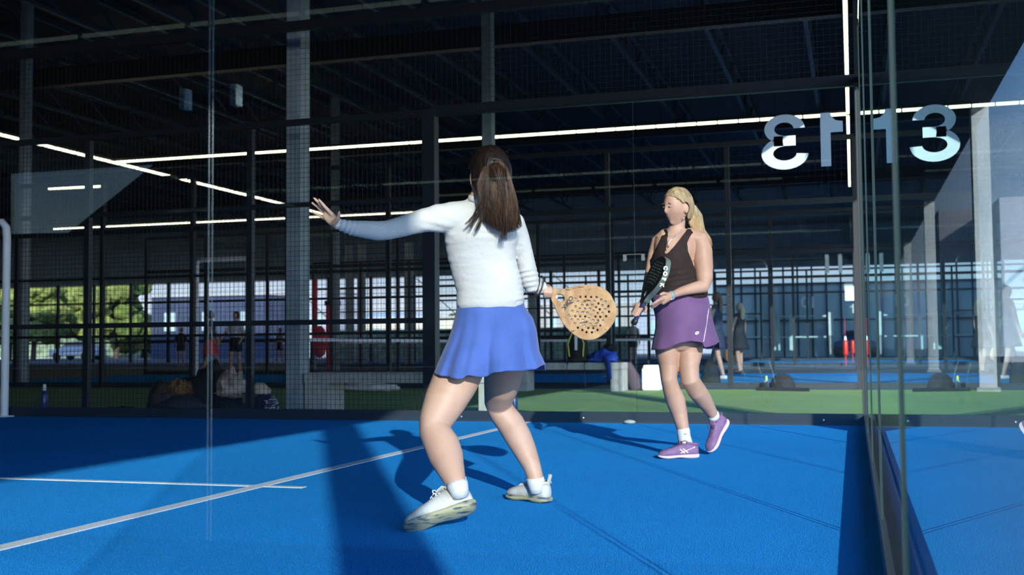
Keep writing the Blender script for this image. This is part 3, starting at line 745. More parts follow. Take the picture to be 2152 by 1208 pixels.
for i, (px, y, h, rr, ci) in enumerate(((70, 62, 6, 2.6, 0), (120, 66, 7, 3.2, 0), (180, 68, 7, 3.2, 0), (245, 72, 7, 3.0, 1), (20, 64, 7, 3.2, 1), (300, 80, 3.8, 2.6, 0), (350, 84, 3.4, 2.8, 0), (-40, 60, 8, 3.4, 1), (960, 110, 4.2, 3, 2), (1230, 120, 5, 3.5, 2))):
    tree(plane(px, 720, 1, y).x, y, h, rr, ci, 'sunlit yellow-green tree beyond the far wall, %s' % ['left end of the mesh', 'above the silver car', 'right of the silver car', 'nearest the grey wall gap', 'behind the white door post', 'low one above the blue container', 'low one right of the blue container top', 'outermost left', 'small dark one in the middle opening', 'small dark one by the standing woman'][i])
bluep = mat('blue_container_paint', (.03, .045, .085), .6, 0, (.05, .065, .11), 3, stretch=(8, 1, .3))
def px_block(name, x0, x1, ytop, y, d, m, label, cat_):
    a = plane(x0, 700, 1, y).x; b = plane(x1, 700, 1, y).x; z = plane((x0+x1)/2, ytop, 1, y).z
    r = empty(name, ((a+b)/2, y, 0), label, cat_)
    box_obj('wall', (a, y, 0), (b, y+d, z), m, r); box_obj('roof', (a-.1, y-.1, z), (b+.1, y+d+.1, z+.12), conc, r)
    k = max(2, int((b-a)/3))
    for i in range(k):
        xx_ = lerp(a, b, (i+.5)/k); box_obj('window', (xx_-.5, y-.05, z*.45), (xx_+.5, y+.01, z*.75), tealg, r)
    return r
px_block('container_building', 318, 560, 622, 66, 6, bluep, 'long blue container building outdoors at the left', 'building')
px_block('grey_building', 560, 700, 615, 75, 6, mat('grey_render', (.35, .36, .4), .8), 'pale grey building outdoors behind the pale column', 'building')
px_block('low_building', 700, 1010, 668, 95, 8, mat('cream_render', (.55, .5, .38), .8), 'low cream building in the bright opening left of the woman in white', 'building')
px_block('low_building', 1130, 1330, 640, 110, 8, mat('tan_render', (.35, .32, .28), .8), 'low tan building in the opening above the far bench', 'building')
px_block('grey_house', 1330, 1510, 650, 90, 8, MATS['grey_render'], 'grey building behind the standing woman\'s shoulder', 'building')
for i, (x0, x1, yt, yy) in enumerate(((700, 1330, 690, 60),)):
    a = plane(x0, 700, 1, yy).x; b = plane(x1, 700, 1, yy).x
    tag(box_obj('hedge', (a, yy, 0), (b, yy+1, plane(1000, yt, 1, yy).z), mat('hedge_leaf', (.06, .10, .05), .9, 0, (.16, .2, .12), 2.2)), 'low dark hedge along the foot of the bright opening', 'hedge')
a = plane(-120, 700, 1, 88).x; b = plane(330, 700, 1, 88).x
tag(box_obj('hedge', (a, 88, 0), (b, 89, plane(100, 688, 1, 88).z), MATS['hedge_leaf']), 'long dark hedge behind the trees and the silver car at the left', 'hedge')
hb = MB(); n = 40
for i in range(n+1):
    x = lerp(-90, 60, i/n); hb.v += [V((x, 150, 0)), V((x, 150, 9+3.0*noise.noise(V((x*.05, 0, 0)))+max(0, x+10)*.10)), V((x, 175, 0))]
for i in range(n): hb.f += [[3*i, 3*i+3, 3*i+4, 3*i+1], [3*i+1, 3*i+4, 3*i+5, 3*i+2]]
for v in hb.v: v.z *= .62
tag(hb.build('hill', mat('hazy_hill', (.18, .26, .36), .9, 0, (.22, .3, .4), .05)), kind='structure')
# building outside on the right, seen through the glass
r = empty('dark_building', (12, 36, 0), 'dark grey building beyond the white columns, seen through the right glass', 'building')
a = plane(1972, 440, 1, 38); b = plane(2400, 440, 1, 38)
box_obj('wall', (a.x, 38, 0), (b.x, 46, a.z), mat('dark_render', (.16, .16, .18), .8), r)
a = plane(2100, 415, 1, 34); box_obj('gable', (a.x, 34, 0), (a.x+9, 37.5, a.z), mat('pale_panel', (.33, .33, .36), .8), r)
for k in range(4): MB().bar((a.x+k*.8, 33.9, a.z*.45+k*.3), (a.x+k*.8+2.2, 33.9, a.z*.8+k*.3), .06, 6).build('brace', charc, r)
# ------------------------------------------------------------------ people
def skin_mat(name, c, c2): return mat(name, c, .5, 0, c2, 9, .03, 140, sss=.06, spec=.3)
skin1 = skin_mat('skin_fair', (.46, .275, .19), (.52, .32, .23)); skin2 = skin_mat('skin_tanned', (.42, .235, .165), (.48, .285, .205))
lipM = mat('lips', (.33, .13, .10), .5); nailM = mat('nail', (.7, .45, .4), .3)
eyeW = mat('eye_white', (.42, .38, .35), .4); eyeD = mat('iris', (.05, .07, .08), .1)
browM = mat('brow_hair', (.2, .13, .08), .8)
def R_(px, D): return px*D/FPX
def TP(mb, pts, n=16, side=None, rpx=True):
    """pts: (px, py, D, r_px or (ra_px, rb_px))"""
    n = n*2 if n >= 16 else n
    mb.tube([P(a, b, c) for a, b, c, r in pts], [tuple(R_(q, c) for q in r) if isinstance(r, (tuple, list)) else R_(r, c) for a, b, c, r in pts], n, side); return mb
def head_shape(mb, c, fwd, up, s=1.0, female=True):
    """c: middle of the skull; fwd, up: directions"""
    f = fwd.normalized(); u = (up-f*up.dot(f)).normalized(); l = u.cross(f)  # l: to her left
    def fn(x, y, z):
        # x lateral, y forward, z up on the unit sphere
        X, Y, Z = x, y, z
        jaw = max(0, -z)
        k = 1-.30*jaw**1.5
        X *= k; Y *= (1-.12*jaw) if y > 0 else (1-.38*jaw)
        if y > 0: Y *= 1-.05*abs(x)
        g = lambda cx, cz, sx_, sz_: math.exp(-((x-cx)/sx_)**2-((z-cz)/sz_)**2) if y > 0 else 0
        Y += .17*g(0, -.20, .13, .12)+.09*g(0, -.02, .10, .18)      # nose
        Y -= .07*g(.36, .06, .16, .12)+.07*g(-.36, .06, .16, .12)    # eye sockets
        Y += .035*g(0, .26, .5, .10)                                   # brow
        Y += .05*g(0, -.50, .2, .05)+.05*g(0, -.60, .17, .05)-.03*g(0, -.55, .2, .02)  # lips
        Y += .15*g(0, -.86, .26, .13)
        X += (.05 if x > 0 else -.05)*(math.exp(-((y-.55)/.25)**2-((z+.28)/.2)**2))
        return X, Y, Z
    mb.ell(c, l*.073*s, f*.094*s, u*.118*s, 48, 40, fn)
    for sg in (-1, 1):
        e = c+l*sg*.078*s-f*.010*s-u*.012*s
        mb.ell(e, (l*sg+f*.3).normalized()*.008*s, (f-l*sg*.45).normalized()*.019*s, u*.031*s, 12, 10)
    return f, u, l
def eyes(c, f, u, l, s, root, closed=False):
    for sg in (-1, 1):
        e = c+l*sg*.029*s+f*.0815*s+u*.006*s
        o = MB().ell(e, l*.0115*s, f*.0115*s, u*(.0075 if not closed else .0042)*s, 16, 12).build('eye', eyeW, root, True)
        MB().ell(e+f*.0070*s, l*.0068*s, f*.0055*s, u*(.0048 if not closed else .0036)*s, 12, 8).build('iris', eyeD, o, True)
        b = [e+u*.019*s+l*sg*(k*.016-.001)*s-f*(.002+k*k*.006)*s+u*(.004*(1-k*k))*s+f*.010*s for k in (-.9, -.3, .3, .9)]
        MB().tube(b, [.0016*s, .0028*s, .0026*s, .001*s], 6).build('eyebrow', browM, root, True)
def strands(name, left, right, m, parent, n=420, rad=.0013, core=None, jit=.02, dj=.03, seg=12, tipj=.12, extra=()):
    """left and right: lists of (px, py, D) along the two outlines of a lock of hair"""
    mb = MB(); rnd = random.Random(3)
    for i in range(n):
        s = rnd.random(); e = 1-rnd.random()**1.3*tipj-.10*abs(2*s-1.1)**2; dz = rnd.gauss(0, 1)
        ph = rnd.uniform(0, 6.28); pts = []; K = seg
        for k in range(K+1):
            t = k/K*e; a = cat(left, t); b = cat(right, t)
            q = tuple(lerp(a[j], b[j], s) for j in range(3)); w_ = math.sqrt(max(0, 1-(2*s-1)**2))
            p = P(q[0], q[1], q[2]-w_*dj*(.3+.7*math.sin(min(1, t*1.5)*1.57))*rnd.uniform(.75, 1.0)*1.0+abs(dz)*.004)
            p += RT*math.sin(ph+t*5)*.003*t+UP*0
            pts.append(p)
        mb.tube(pts, [rad*(1-.75*(k/K)**3) for k in range(K+1)], 4, cap=False)
    for pl_, r_, nn_ in extra:
        for i in range(nn_):
            o = V((rnd.gauss(0, r_), rnd.gauss(0, r_), rnd.gauss(0, r_*.6)))
            o2 = V((rnd.gauss(0, r_), rnd.gauss(0, r_), rnd.gauss(0, r_*.6)))
            pts = [P(*cat(pl_, k/8))+o.lerp(o2, k/8) for k in range(9)]
            mb.tube(pts, [rad*(1-.7*(k/8)**2) for k in range(9)], 4, cap=False)
    return mb.build(name, m, parent, True)
def hairM(name, c, c2):
    m = mat(name, c, .42, 0, c2, 34, .25, 60, spec=.3, stretch=(1.6, 1.6, .10), lo=.35, hi=.7); return m
hair1 = hairM('brown_hair', (.015, .009, .006), (.10, .05, .026)); hair1d = hairM('dark_brown_hair', (.005, .0035, .003), (.018, .010, .007))
hair2 = hairM('blond_hair', (.33, .20, .09), (.62, .44, .24)); hair2d = hairM('ash_blond_hair', (.22, .15, .08), (.5, .36, .2))
def hair_cap(name, c, f, u, l, s, m, parent, drop, grow=1.08, seed=1, back=.02):
    mb = MB()
    def fn(x, y, z):
        k = 1+.004*math.sin(70*math.atan2(x, z+.3)+9*y)+.03*noise.noise(V((x*3+seed, y*3, z*3)))
        jaw = max(0, -z)
        return x*(1-.10*jaw)*k, y*(1-.12*jaw)*k, z*k
    mb.ell(c-f*back*s, l*.078*s*grow, f*.10*s*grow, u*.118*s*grow, 150, 110, fn)
    o = mb.build(name, m, parent, True)
    bm = bmesh.new(); bm.from_mesh(o.data)
    bmesh.ops.delete(bm, geom=[q for q in bm.faces if drop(((q.calc_center_median()+parent.location)-c).dot(l)/s, ((q.calc_center_median()+parent.location)-c).dot(f)/s, ((q.calc_center_median()+parent.location)-c).dot(u)/s)], context='FACES') if False else None
    dl = []
    for q in bm.faces:
        d = q.calc_center_median()-c
        if drop(d.dot(l)/s, d.dot(f)/s, d.dot(u)/s): dl.append(q)
    bmesh.ops.delete(bm, geom=dl, context='FACES')
    for _ in range(14):
        mv = []
        for v in bm.verts:
            nb = [q_.other_vert(v) for q_ in v.link_edges if q_.is_boundary]
            if len(nb) == 2: mv.append((v, v.co*.4+(nb[0].co+nb[1].co)*.3))
        for v, co in mv: v.co = co
    bm.to_mesh(o.data); bm.free()
    sd = o.modifiers.new('thick', 'SOLIDIFY'); sd.thickness = .008*s; sd.offset = -1
    return o
# shoes --------------------------------------------------------------
def shoe(parent, heel, fwd, up, L, upM, soleM, laceM, name='shoe', collar=.098, loop=False, mark=None):
    f = fwd.normalized(); u = (up-f*up.dot(f)).normalized(); l = u.cross(f); k = L/.27
    def Q(x, y, z): return heel+f*x*L+l*y*k+u*z*k
    ts = [0, .03, .1, .2, .32, .45, .58, .7, .8, .89, .95, .985, 1.0]
    wd = [.016, .030, .039, .041, .037, .034, .037, .043, .044, .039, .029, .018, .006]
    tp = [q_*1.08 for q_ in (.070, .088, collar, .100, .100, .090, .076, .066, .059, .052, .045, .036, .026)]
    mb = MB(); n = 20
    for t, w_, h in zip(ts, wd, tp):
        for j in range(n):
            a = 2*math.pi*j/n; c_, s_ = math.cos(a), math.sin(a)
            narrow = 1-.24*max(0, s_)
            y = math.copysign(abs(c_)**.75, c_)*w_*.98*narrow; z = .018+(h-.018)*(.5+.5*math.copysign(abs(s_)**.8, s_))
            mb.v.append(Q(t, y, z))
    K = len(ts)
    for i in range(K-1):
        for j in range(n): mb.f.append([i*n+j, i*n+(j+1) % n, (i+1)*n+(j+1) % n, (i+1)*n+j])
    mb.f.append(list(range(n))[::-1]); mb.f.append([(K-1)*n+j for j in range(n)])
    body = mb.build(name, upM, parent, True)
    sb = body.modifiers.new('s', 'SUBSURF'); sb.levels = sb.render_levels = 1
    m2 = MB(); ys = [-1, -.8, 0, .8, 1]
    lo = [.012, .004, .0, .0, .0, .007, .004, 0, 0, .003, .008, .013, .018]; hi = [.03, .031, .031, .03, .029, .027, .025, .023, .022, .023, .024, .025, .025]
    for t, w_, a, b in zip(ts, wd, lo, hi):
        w2 = w_+.0035; t2 = t*1.03-.015
        for (y, z) in ((-w2, b), (-w2*1.02, (a+b)/2), (-w2*.85, a), (0, a), (w2*.85, a), (w2*1.02, (a+b)/2), (w2, b), (0, b)): m2.v.append(Q(t2, y, z))
    for i in range(K-1):
        for j in range(8): m2.f.append([i*8+j, (i+1)*8+j, (i+1)*8+(j+1) % 8, i*8+(j+1) % 8])
    m2.f.append(list(range(8))); m2.f.append([(K-1)*8+j for j in range(8)][::-1])
    so_ = m2.build('sole', soleM, body, True); q = so_.modifiers.new('s', 'SUBSURF'); q.levels = q.render_levels = 1
    lc = MB()
    for i in range(6):
        t = .40+.055*i; h = interp(list(zip(ts, tp)), t)+.003
        lc.tube([Q(t, -.018, h-.010), Q(t+.005, 0, h), Q(t+.012, .018, h-.010)], [.0028]*3, 6)
        lc.tube([Q(t, .018, h-.010), Q(t+.02, -.016, h-.011)], [.0022]*2, 6)
    for sg in (-1, 1):
        lc.tube([Q(.41, 0, .106), Q(.44, sg*.012, .114), Q(.49, sg*.024, .108), Q(.50, sg*.027, .097), Q(.47, sg*.024, .092), Q(.43, sg*.010, .101)], [.0024]*6, 6)
    lc.build('laces', laceM, body, True)
    MB().tube([Q(.20, 0, .098), Q(.34, 0, .118), Q(.42, 0, .108)], [(.021, .004), (.024, .005), (.022, .004)], 12, side=l).build('tongue', upM, body, True)
    MB().tube([Q(.015+.02*math.cos(a), 0, 0)+l*.0+l*(.022*math.sin(a))*k+f*(.11*L+.11*L*-math.cos(a)*0) for a in ()] or [Q(.30, -.026, .104), Q(.16, -.030, .098), Q(.04, -.024, .094), Q(.01, 0, .096), Q(.04, .024, .094), Q(.16, .030, .098), Q(.3, .026, .104)], [.007]*7, 8).build('collar', upM, body, True)
    if loop: MB().tube([Q(.01, 0, .085), Q(-.02, 0, .108), Q(-.045, 0, .132), Q(-.03, 0, .137), Q(-.005, 0, .115), Q(.02, 0, .095)], [(.009, .0035)]*6, 10, side=l).build('heel_loop', upM, body, True)
    return body, Q
# rackets ------------------------------------------------------------
OUT = [(1160,610),(1175,609.5),(1190,608.5),(1206,605),(1221,602),(1239,601),(1259,605),(1276,615),(1286,630),(1293,648),(1293,660),(1288,675),(1276,692),(1259,706),(1242,712.5),(1223,710.5),(1205,700),(1189,684),(1177,665),(1167,643),(1160,627)]
HOLES = [(752,412),(836,410),(920,415),(1007,418),(1078,458),(1143,492),(716,490),(817,483),(894,485),(974,486),(1034,517),(1096,548),(1192,557),(676,564),(779,541),(859,543),(938,544),(998,576),(1057,607),(1136,611),(1200,646),(626,637),(744,598),(823,600),(900,603),(962,635),(1022,666),(1099,668),(574,703),(708,657),(786,660),(863,661),(988,725),(1065,727),(1155,718),(671,717),(749,718),(828,721),(889,751),(949,783),(1028,785),(1109,789),(617,769),(714,777),(793,779),(853,810),(913,842),(991,845),(1065,864),(665,833),(757,838),(817,870),(877,901),(955,904),(1021,934),(713,898),(783,935),(848,968),(934,972)]
def racket(name, origin, U, Vv, T, faceM, rimM, gripM, label, scale=1.0, flip=False, gripdir=None):
    """U: long axis from the grip to the tip, Vv: across, T: thickness direction"""
    U = U.normalized(); Vv = (Vv-U*Vv.dot(U)).normalized(); T = U.cross(Vv)
    ax = V((132, -63)).normalized(); ay = V((ax.y, -ax.x))*-1
    D0 = 4.93
    def loc(px, py):
        d = V((px-1158, -(py-618)))*D0/FPX; dx = V((ax.x, ax.y)); return d.dot(dx)*scale, d.dot(V((-ax.y, ax.x)))*scale
    c = bpy.data.curves.new('r', 'CURVE'); c.dimensions = '2D'; c.fill_mode = 'BOTH'; c.extrude = .0145; c.bevel_depth = .0045; c.bevel_resolution = 2
    def spl(pts, sm=True):
        s_ = c.splines.new('POLY'); s_.points.add(len(pts)-1); s_.use_cyclic_u = True
        for q, p in zip(s_.points, pts): q.co = (p[0], p[1], 0, 1)
    o_ = OUT+[OUT[0]]
    per = [cat([OUT[-1]]+OUT+OUT[:2], (1+k/4)/(len(OUT)+2)) for k in range(4*len(OUT))]
    spl([loc(*p) for p in per])
    spl([tuple(V(loc(1177.5, 626.5))+V((.022*math.cos(a)*(1.1), .020*math.sin(a)))) for a in [k*2*math.pi/20 for k in range(20)]])
    for hx, hy in HOLES:
        q = V(loc(1120+hx/7.547, 570+hy/7.547)); spl([(q.x+.0092*math.cos(a), q.y+.0092*math.sin(a)) for a in [k*2*math.pi/10 for k in range(10)]])
    ob = bpy.data.objects.new('r', c); COL.objects.link(ob); dg = bpy.context.evaluated_depsgraph_get(); dg.update()
    me = bpy.data.meshes.new_from_object(ob.evaluated_get(dg), depsgraph=dg); bpy.data.objects.remove(ob)
    def W(x, y, z=0): return origin+U*x+Vv*y+T*z
    r = empty(name, origin, label, 'racket')
    # the face looks along -T or +T; z in curve space is +-
    for v in me.vertices: v.co = W(v.co.x, v.co.y, v.co.z)
    me.materials.clear()
    def asg(cn, n): return 1 if abs(n.dot(T)) < .6 else 0
    fc = link_mesh('face', me, [faceM, rimM], r, asg, smooth=False)
    MB().tube([W(.02, 0), W(-.03, 0), W(-.135, 0)], [(.019, .016), (.0165, .014), (.0165, .014)], 16, side=Vv).build('grip', gripM, r, True)
    MB().tube([W(-.135, 0), W(-.148, 0)], [(.02, .018)]*2, 14, side=Vv).build('butt_cap', black, r, True)
    return r, fc, W, loc
# ================================================= woman in white and blue
g = G(1000, 1085)
w1 = empty('person', (g.x, g.y, 0), 'woman seen from behind in a white top and royal blue skirt, left arm stretched out', 'person')
mb = MB()
# trunk under the clothes
TP(mb, [(1028, 690, 4.77, (54, 40)), (1030, 640, 4.76, (58, 40)), (1026, 590, 4.76, (56, 38)), (1013, 530, 4.76, (60, 42)), (1011, 485, 4.75, (64, 42)), (1011, 455, 4.74, (60, 34)), (1012, 432, 4.71, (34, 26)), (1016, 405, 4.70, (25, 27)), (1021, 385, 4.70, 25)], 24, RT)
# legs
TP(mb, [(1002, 712, 4.75, (40, 40)), (989, 738, 4.74, (43, 42)), (976, 765, 4.72, (46, 44)), (957, 800, 4.70, (49, 44)), (934, 845, 4.66, (44, 40)), (914, 888, 4.62, (35, 36)), (913, 905, 4.60, (33, 34)), (929, 935, 4.56, (37, 37)), (938, 960, 4.52, (36, 35)), (949, 990, 4.46, (28, 29)), (960, 1018, 4.405, (20.5, 22)), (963, 1028, 4.395, (19, 21))], 22, RT)
TP(mb, [(1062, 720, 4.84, (46, 46)), (1060, 770, 4.93, (43, 42)), (1054, 810, 5.02, (37, 38)), (1047, 845, 5.12, (29, 31)), (1054, 865, 5.13, (27.5, 31)), (1073, 890, 5.13, (29, 32)), (1090, 920, 5.13, (28, 30)), (1105, 950, 5.12, (24, 26)), (1118, 980, 5.10, (19, 21)), (1126, 1008, 5.08, (17, 19)), (1127.5, 1018, 5.08, (16, 18))], 22, RT)
# left arm and hand
TP(mb, [(1000, 452, 4.72, 24), (940, 458, 4.70, 23), (895, 464, 4.66, 20), (841, 477, 4.62, 16), (792, 485, 4.58, 14.5), (745, 479, 4.54, 11.5), (712, 470, 4.52, (8.5, 11))], 16)
for pts in ([(706, 471, 4.52, (9.5, 11)), (696, 460, 4.52, (13, 10)), (687, 450, 4.52, (12, 8))],
            [(699, 452, 4.50, 4.6), (688, 440, 4.49, 4.4), (679, 430, 4.485, 3.9), (670, 419, 4.48, 3.0)],
            [(694, 449, 4.52, 4.8), (682, 438, 4.51, 4.5), (671, 427, 4.505, 4.0), (660, 416, 4.50, 3.1)],
            [(689, 453, 4.54, 4.6), (677, 443, 4.54, 4.3), (667, 434, 4.54, 3.8), (656, 426, 4.54, 3.0)],
            [(690, 463, 4.56, 4.6), (677, 456, 4.57, 4.0), (666, 450, 4.58, 3.5), (655, 445, 4.58, 2.7)],
            [(702, 469, 4.50, 5.6), (709, 460, 4.48, 5.0), (713, 452, 4.475, 4.3), (712.5, 444, 4.475, 3.2)]): TP(mb, pts, 12)
# right arm and hand on the grip
TP(mb, [(1060, 468, 4.75, 20), (1080, 482, 4.77, 17), (1098, 525, 4.80, 13), (1108, 575, 4.84, 13), (1112, 598, 4.86, 12), (1124, 604, 4.88, 11), (1136, 605, 4.90, (10, 9.5))], 16)
TP(mb, [(1134, 605, 4.905, (11, 9)), (1143, 608, 4.925, (12, 8)), (1151, 611, 4.935, (12, 8))], 14)
for i, px in enumerate((1143, 1147.5, 1152, 1156.5)):
    TP(mb, [(px-2, 602, 4.925, 4.4), (px+1, 606, 4.89, 4.3), (px+2, 614, 4.882, 4.1), (px+1.5, 622, 4.895, 3.8), (px+.5, 625.5-i*.2, 4.915, 3.3)], 10)
TP(mb, [(1138, 601, 4.93, 5), (1148, 601, 4.955, 4.6), (1158, 607, 4.965, 4)], 10)
F1 = cv(-.42, -.02, .9); HC1 = P(1025, 372, 4.70)
f_, u_, l_ = head_shape(mb, HC1, F1, cv(-.05, 1, .1), .99)
eyesroot = w1
me = remeshed(mb, .0052, 5)
body = link_mesh('body', me, [skin1], w1)
eyes(HC1, f_, u_, l_, .99, w1)
# top
topM = mat('white_jersey', (.50, .487, .467), .75, 0, (.55, .535, .51), 6, .12, 55, spec=.2, sheen=.1)
mb = MB()
TP(mb, [(1030.5, 632, 4.75, (72, 54)), (1028, 600, 4.75, (69.5, 51)), (1017, 560, 4.75, (69.5, 51)), (1011, 525, 4.75, (73, 54)), (1012, 490, 4.74, (80, 56)), (1012, 463, 4.73, (76, 50)), (1011, 447, 4.72, (62, 42)), (1010, 438, 4.71, (42, 33))], 28, RT)
TP(mb, [(1000, 452, 4.72, 33), (945, 457, 4.70, 32.5), (918, 459, 4.68, 29), (897, 462, 4.66, 26), (868, 469, 4.64, 23), (841, 477, 4.62, 21.5), (812, 484, 4.595, 20.5), (792, 485, 4.58, 20.5), (765, 482, 4.56, 18.5), (740, 479, 4.54, 16), (722, 474.5, 4.525, 13), (709, 469.5, 4.52, 12)], 20)
TP(mb, [(1055, 462, 4.74, 34), (1080, 474, 4.76, 27), (1092, 498, 4.78, 20.5), (1100, 525, 4.80, 18.5), (1106, 560, 4.83, 20.5), (1112, 588, 4.86, 21.5), (1118, 601, 4.87, 18), (1130, 604, 4.885, 14.5), (1139, 604, 4.90, 13)], 20)
def folds(p):
    q = project(p); d = 0
    if q[0] < 760: d += .0026*math.sin((q[0]*.9+q[1]*.35)*.62)*interp([(700, 1), (735, .9), (760, 0)], q[0])
    if 930 < q[0] < 1100 and q[1] > 480: d += .0022*noise.noise(V((q[0]*.012, q[1]*.085, 3)))+.0014*noise.noise(V((q[0]*.03+q[1]*.03, q[1]*.16, 9)))
    if 860 < q[0] < 960: d += .002*math.sin((q[1]-q[0]*.25)*.35)*interp([(860, 0), (920, 1), (960, 0)], q[0])
    if 1085 < q[0] and q[1] > 565: d += .002*math.sin(q[1]*.55+q[0]*.1)
    return d
me = remeshed(mb, .006, 8)
top = link_mesh('long_sleeved_top', me, [topM], w1, disp=folds)
# collar band and hem seam
TPc = MB(); TPc.tube([P(1011, 425, 4.706), P(1012.5, 413, 4.703)], [(.059, .062), (.0545, .057)], 28, RT, cap=False); q = TPc.build('collar', topM, top, True).modifiers.new('t', 'SOLIDIFY'); q.thickness = .003
# skirt
def skirt(name, rows, hem, D, depth, m, parent, folds_n=9, amp=.05, seed=0, back_hem=None, ncol=180, nrow=40, skew=0.0):
    v = []; f = []; ytop = rows[0][0]
    for j in range(nrow+1):
        t = j/nrow
        for i in range(ncol):
            a = 2*math.pi*i/ncol; c_, s_ = math.cos(a), math.sin(a)   # s_>0: near side
            # find hem height at this angle from a first guess of px
            ly = rows[-1]; pxg = (ly[1]+ly[2])/2+c_*(ly[2]-ly[1])/2
            hy = interp(hem, pxg) if s_ > -.15 else (back_hem or interp(hem, pxg)-8)
            y = lerp(ytop, hy, t)
            L = interp([(r[0], r[1]) for r in rows], y); Rr = interp([(r[0], r[2]) for r in rows], y)
            k = t**1.6
            w_ = amp*k*(math.sin(folds_n*a+seed+1.3*math.sin(a*2))+.5*math.sin((folds_n*1.7)*a+seed*2))
            rr = 1+w_*(abs(s_)**.7)
            px = (L+Rr)/2+c_*(Rr-L)/2*(1+w_*.3*(1-abs(c_)))+w_*40*(abs(s_))*math.cos(folds_n*a)
            rr += abs(amp)*k*.7
            dd = D-s_*lerp(depth[0], depth[1], t)*rr-skew*max(0, -c_+.1)*t*(1 if s_ > 0 else .3)
            v.append(P(px, y, dd))
    for j in range(nrow):
        for i in range(ncol):
            a_ = j*ncol+i; b_ = j*ncol+(i+1) % ncol
            f.append([a_, b_, b_+ncol, a_+ncol])
    o = mesh_obj(name, v, f, m, parent, True)
    q = o.modifiers.new('t', 'SOLIDIFY'); q.thickness = .0025; q.offset = -1
    return o
skM = mat('blue_jersey', (.055, .105, .33), .8, 0, (.065, .12, .38), 8, .06, 70, spec=.2, sheen=.15)
sk = skirt('skirt', [(628, 961, 1100), (645, 960, 1103), (668, 955, 1120), (694, 948.5, 1128), (716, 941, 1131), (738, 931, 1134), (765, 919, 1146), (790, 910, 1151)],
      [(905, 784), (925, 789), (941, 792), (962, 796), (972, 795), (981, 788), (992, 789), (1005, 792), (1017, 791), (1034, 783), (1061, 779), (1099, 779), (1124, 776), (1150, 765)], 4.77, (.112, .20), skM, w1, 9, .11, 2.2, 778, skew=.075)
MB_ = MB(); TP(MB_, [(1030.5, 628, 4.765, (70.5, 55)), (1030.5, 640, 4.765, (71.5, 56))], 32, RT); MB_.build('waistband', skM, sk, True)
# inner shorts
si = MB(); TP(si, [(1005, 700, 4.75, (42, 42)), (990, 736, 4.74, (45, 44)), (980, 752, 4.73, (46, 44))], 20, RT); TP(si, [(1062, 705, 4.83, (44, 44)), (1061, 745, 4.89, (43, 42))], 20, RT)
link_mesh('inner_shorts', remeshed(si, .008, 4), [skM], w1)
# hair
def drop1(x, y, z):  # keep the scalp: everything but face and neck
    if abs(x) > .045 and -.034 < y < .05 and -.09 < z < .034: return True
    return (y > .045 and z < .055) or (y > .02 and z < -.01 and abs(x) > .045) or z < -.085 or (y > -.02 and z < -.03)
cap_ = hair_cap('hair', HC1, f_, u_, l_, .99, hair1d, w1, drop1, 1.06)
rnd = random.Random(5); mbh = MB()
for i in range(260):   # combed hairs and the small spikes of the crown
    a = rnd.uniform(0, 6.28); th = rnd.uniform(.1, 1.5)
    d0 = (u_*math.cos(th)+(RT*math.cos(a)+FW*math.sin(a))*math.sin(th))
    tie = P(1040, 336, 4.60); k0 = HC1+V((d0.dot(l_)*.0, 0, 0))
    surf = lambda d: HC1-f_*.02+l_*d.dot(l_)*.082+f_*d.dot(f_)*.104+u_*d.dot(u_)*.124
    e = (tie-HC1).normalized(); pts = []
    for k in range(6):
        d = d0.lerp(e, k/5).normalized(); pts.append(surf(d)*1.0)
    mbh.tube(pts, [.0012]*5+[.0008], 4, cap=False)
for i in range(120):
    a = rnd.gauss(0, .7); b = P(1028+rnd.gauss(0, 13), 322+rnd.random()*6, 4.66+rnd.gauss(0, .02))
    mbh.tube([b, b+cv(.012*a, .010+rnd.random()*.006, rnd.gauss(0, .004)), b+cv(.024*a, .010+rnd.random()*.012, rnd.gauss(0, .006))], [.0009, .0007, .0003], 3, cap=False)
mbh.build('combed_hair', hair1d, cap_, True)
core = MB(); core.tube([P(1040, 338, 4.61), P(1041, 362, 4.585), P(1046, 400, 4.58), P(1050, 435, 4.585), P(1056, 465, 4.60)], [(.024, .02), (.045, .028), (.062, .03), (.066, .027), (.055, .015)], 18, side=RT)
core.build('ponytail_core', mat('dull_dark_hair', (.012, .008, .006), .95, spec=.05), cap_, True)
Lc = [(1030, 334, 4.60), (1016, 352, 4.60), (1011, 380, 4.59), (1010, 410, 4.59), (1014, 445, 4.60), (1020, 488, 4.61)]
Rc = [(1050, 333, 4.60), (1066, 352, 4.60), (1077, 385, 4.59), (1085, 415, 4.59), (1092, 450, 4.60), (1100, 490, 4.61)]
strands('ponytail', Lc, Rc, hair1, cap_, 2600, .0009, tipj=.2, dj=.045, extra=[
    ([(1020, 350, 4.57), (1006, 385, 4.56), (1008, 420, 4.56), (996, 452, 4.57), (978, 471, 4.58)], .004, 20),
    ([(1024, 350, 4.57), (1010, 390, 4.56), (1015, 425, 4.56), (1000, 455, 4.57), (987, 478, 4.58)], .005, 26),
    ([(1030, 350, 4.57), (1020, 400, 4.56), (1018, 440, 4.56), (1010, 465, 4.57), (1000, 484, 4.58)], .006, 30),
    ([(1046, 350, 4.56), (1058, 410, 4.55), (1062, 460, 4.56), (1058, 504, 4.58)], .010, 60)])
MB().tube([P(1030, 337, 4.595), P(1040, 334, 4.575), P(1051, 336, 4.595)], [.0045]*3, 10).build('hair_tie', mat('hair_tie_fabric', (.03, .025, .025), .8), cap_, True)
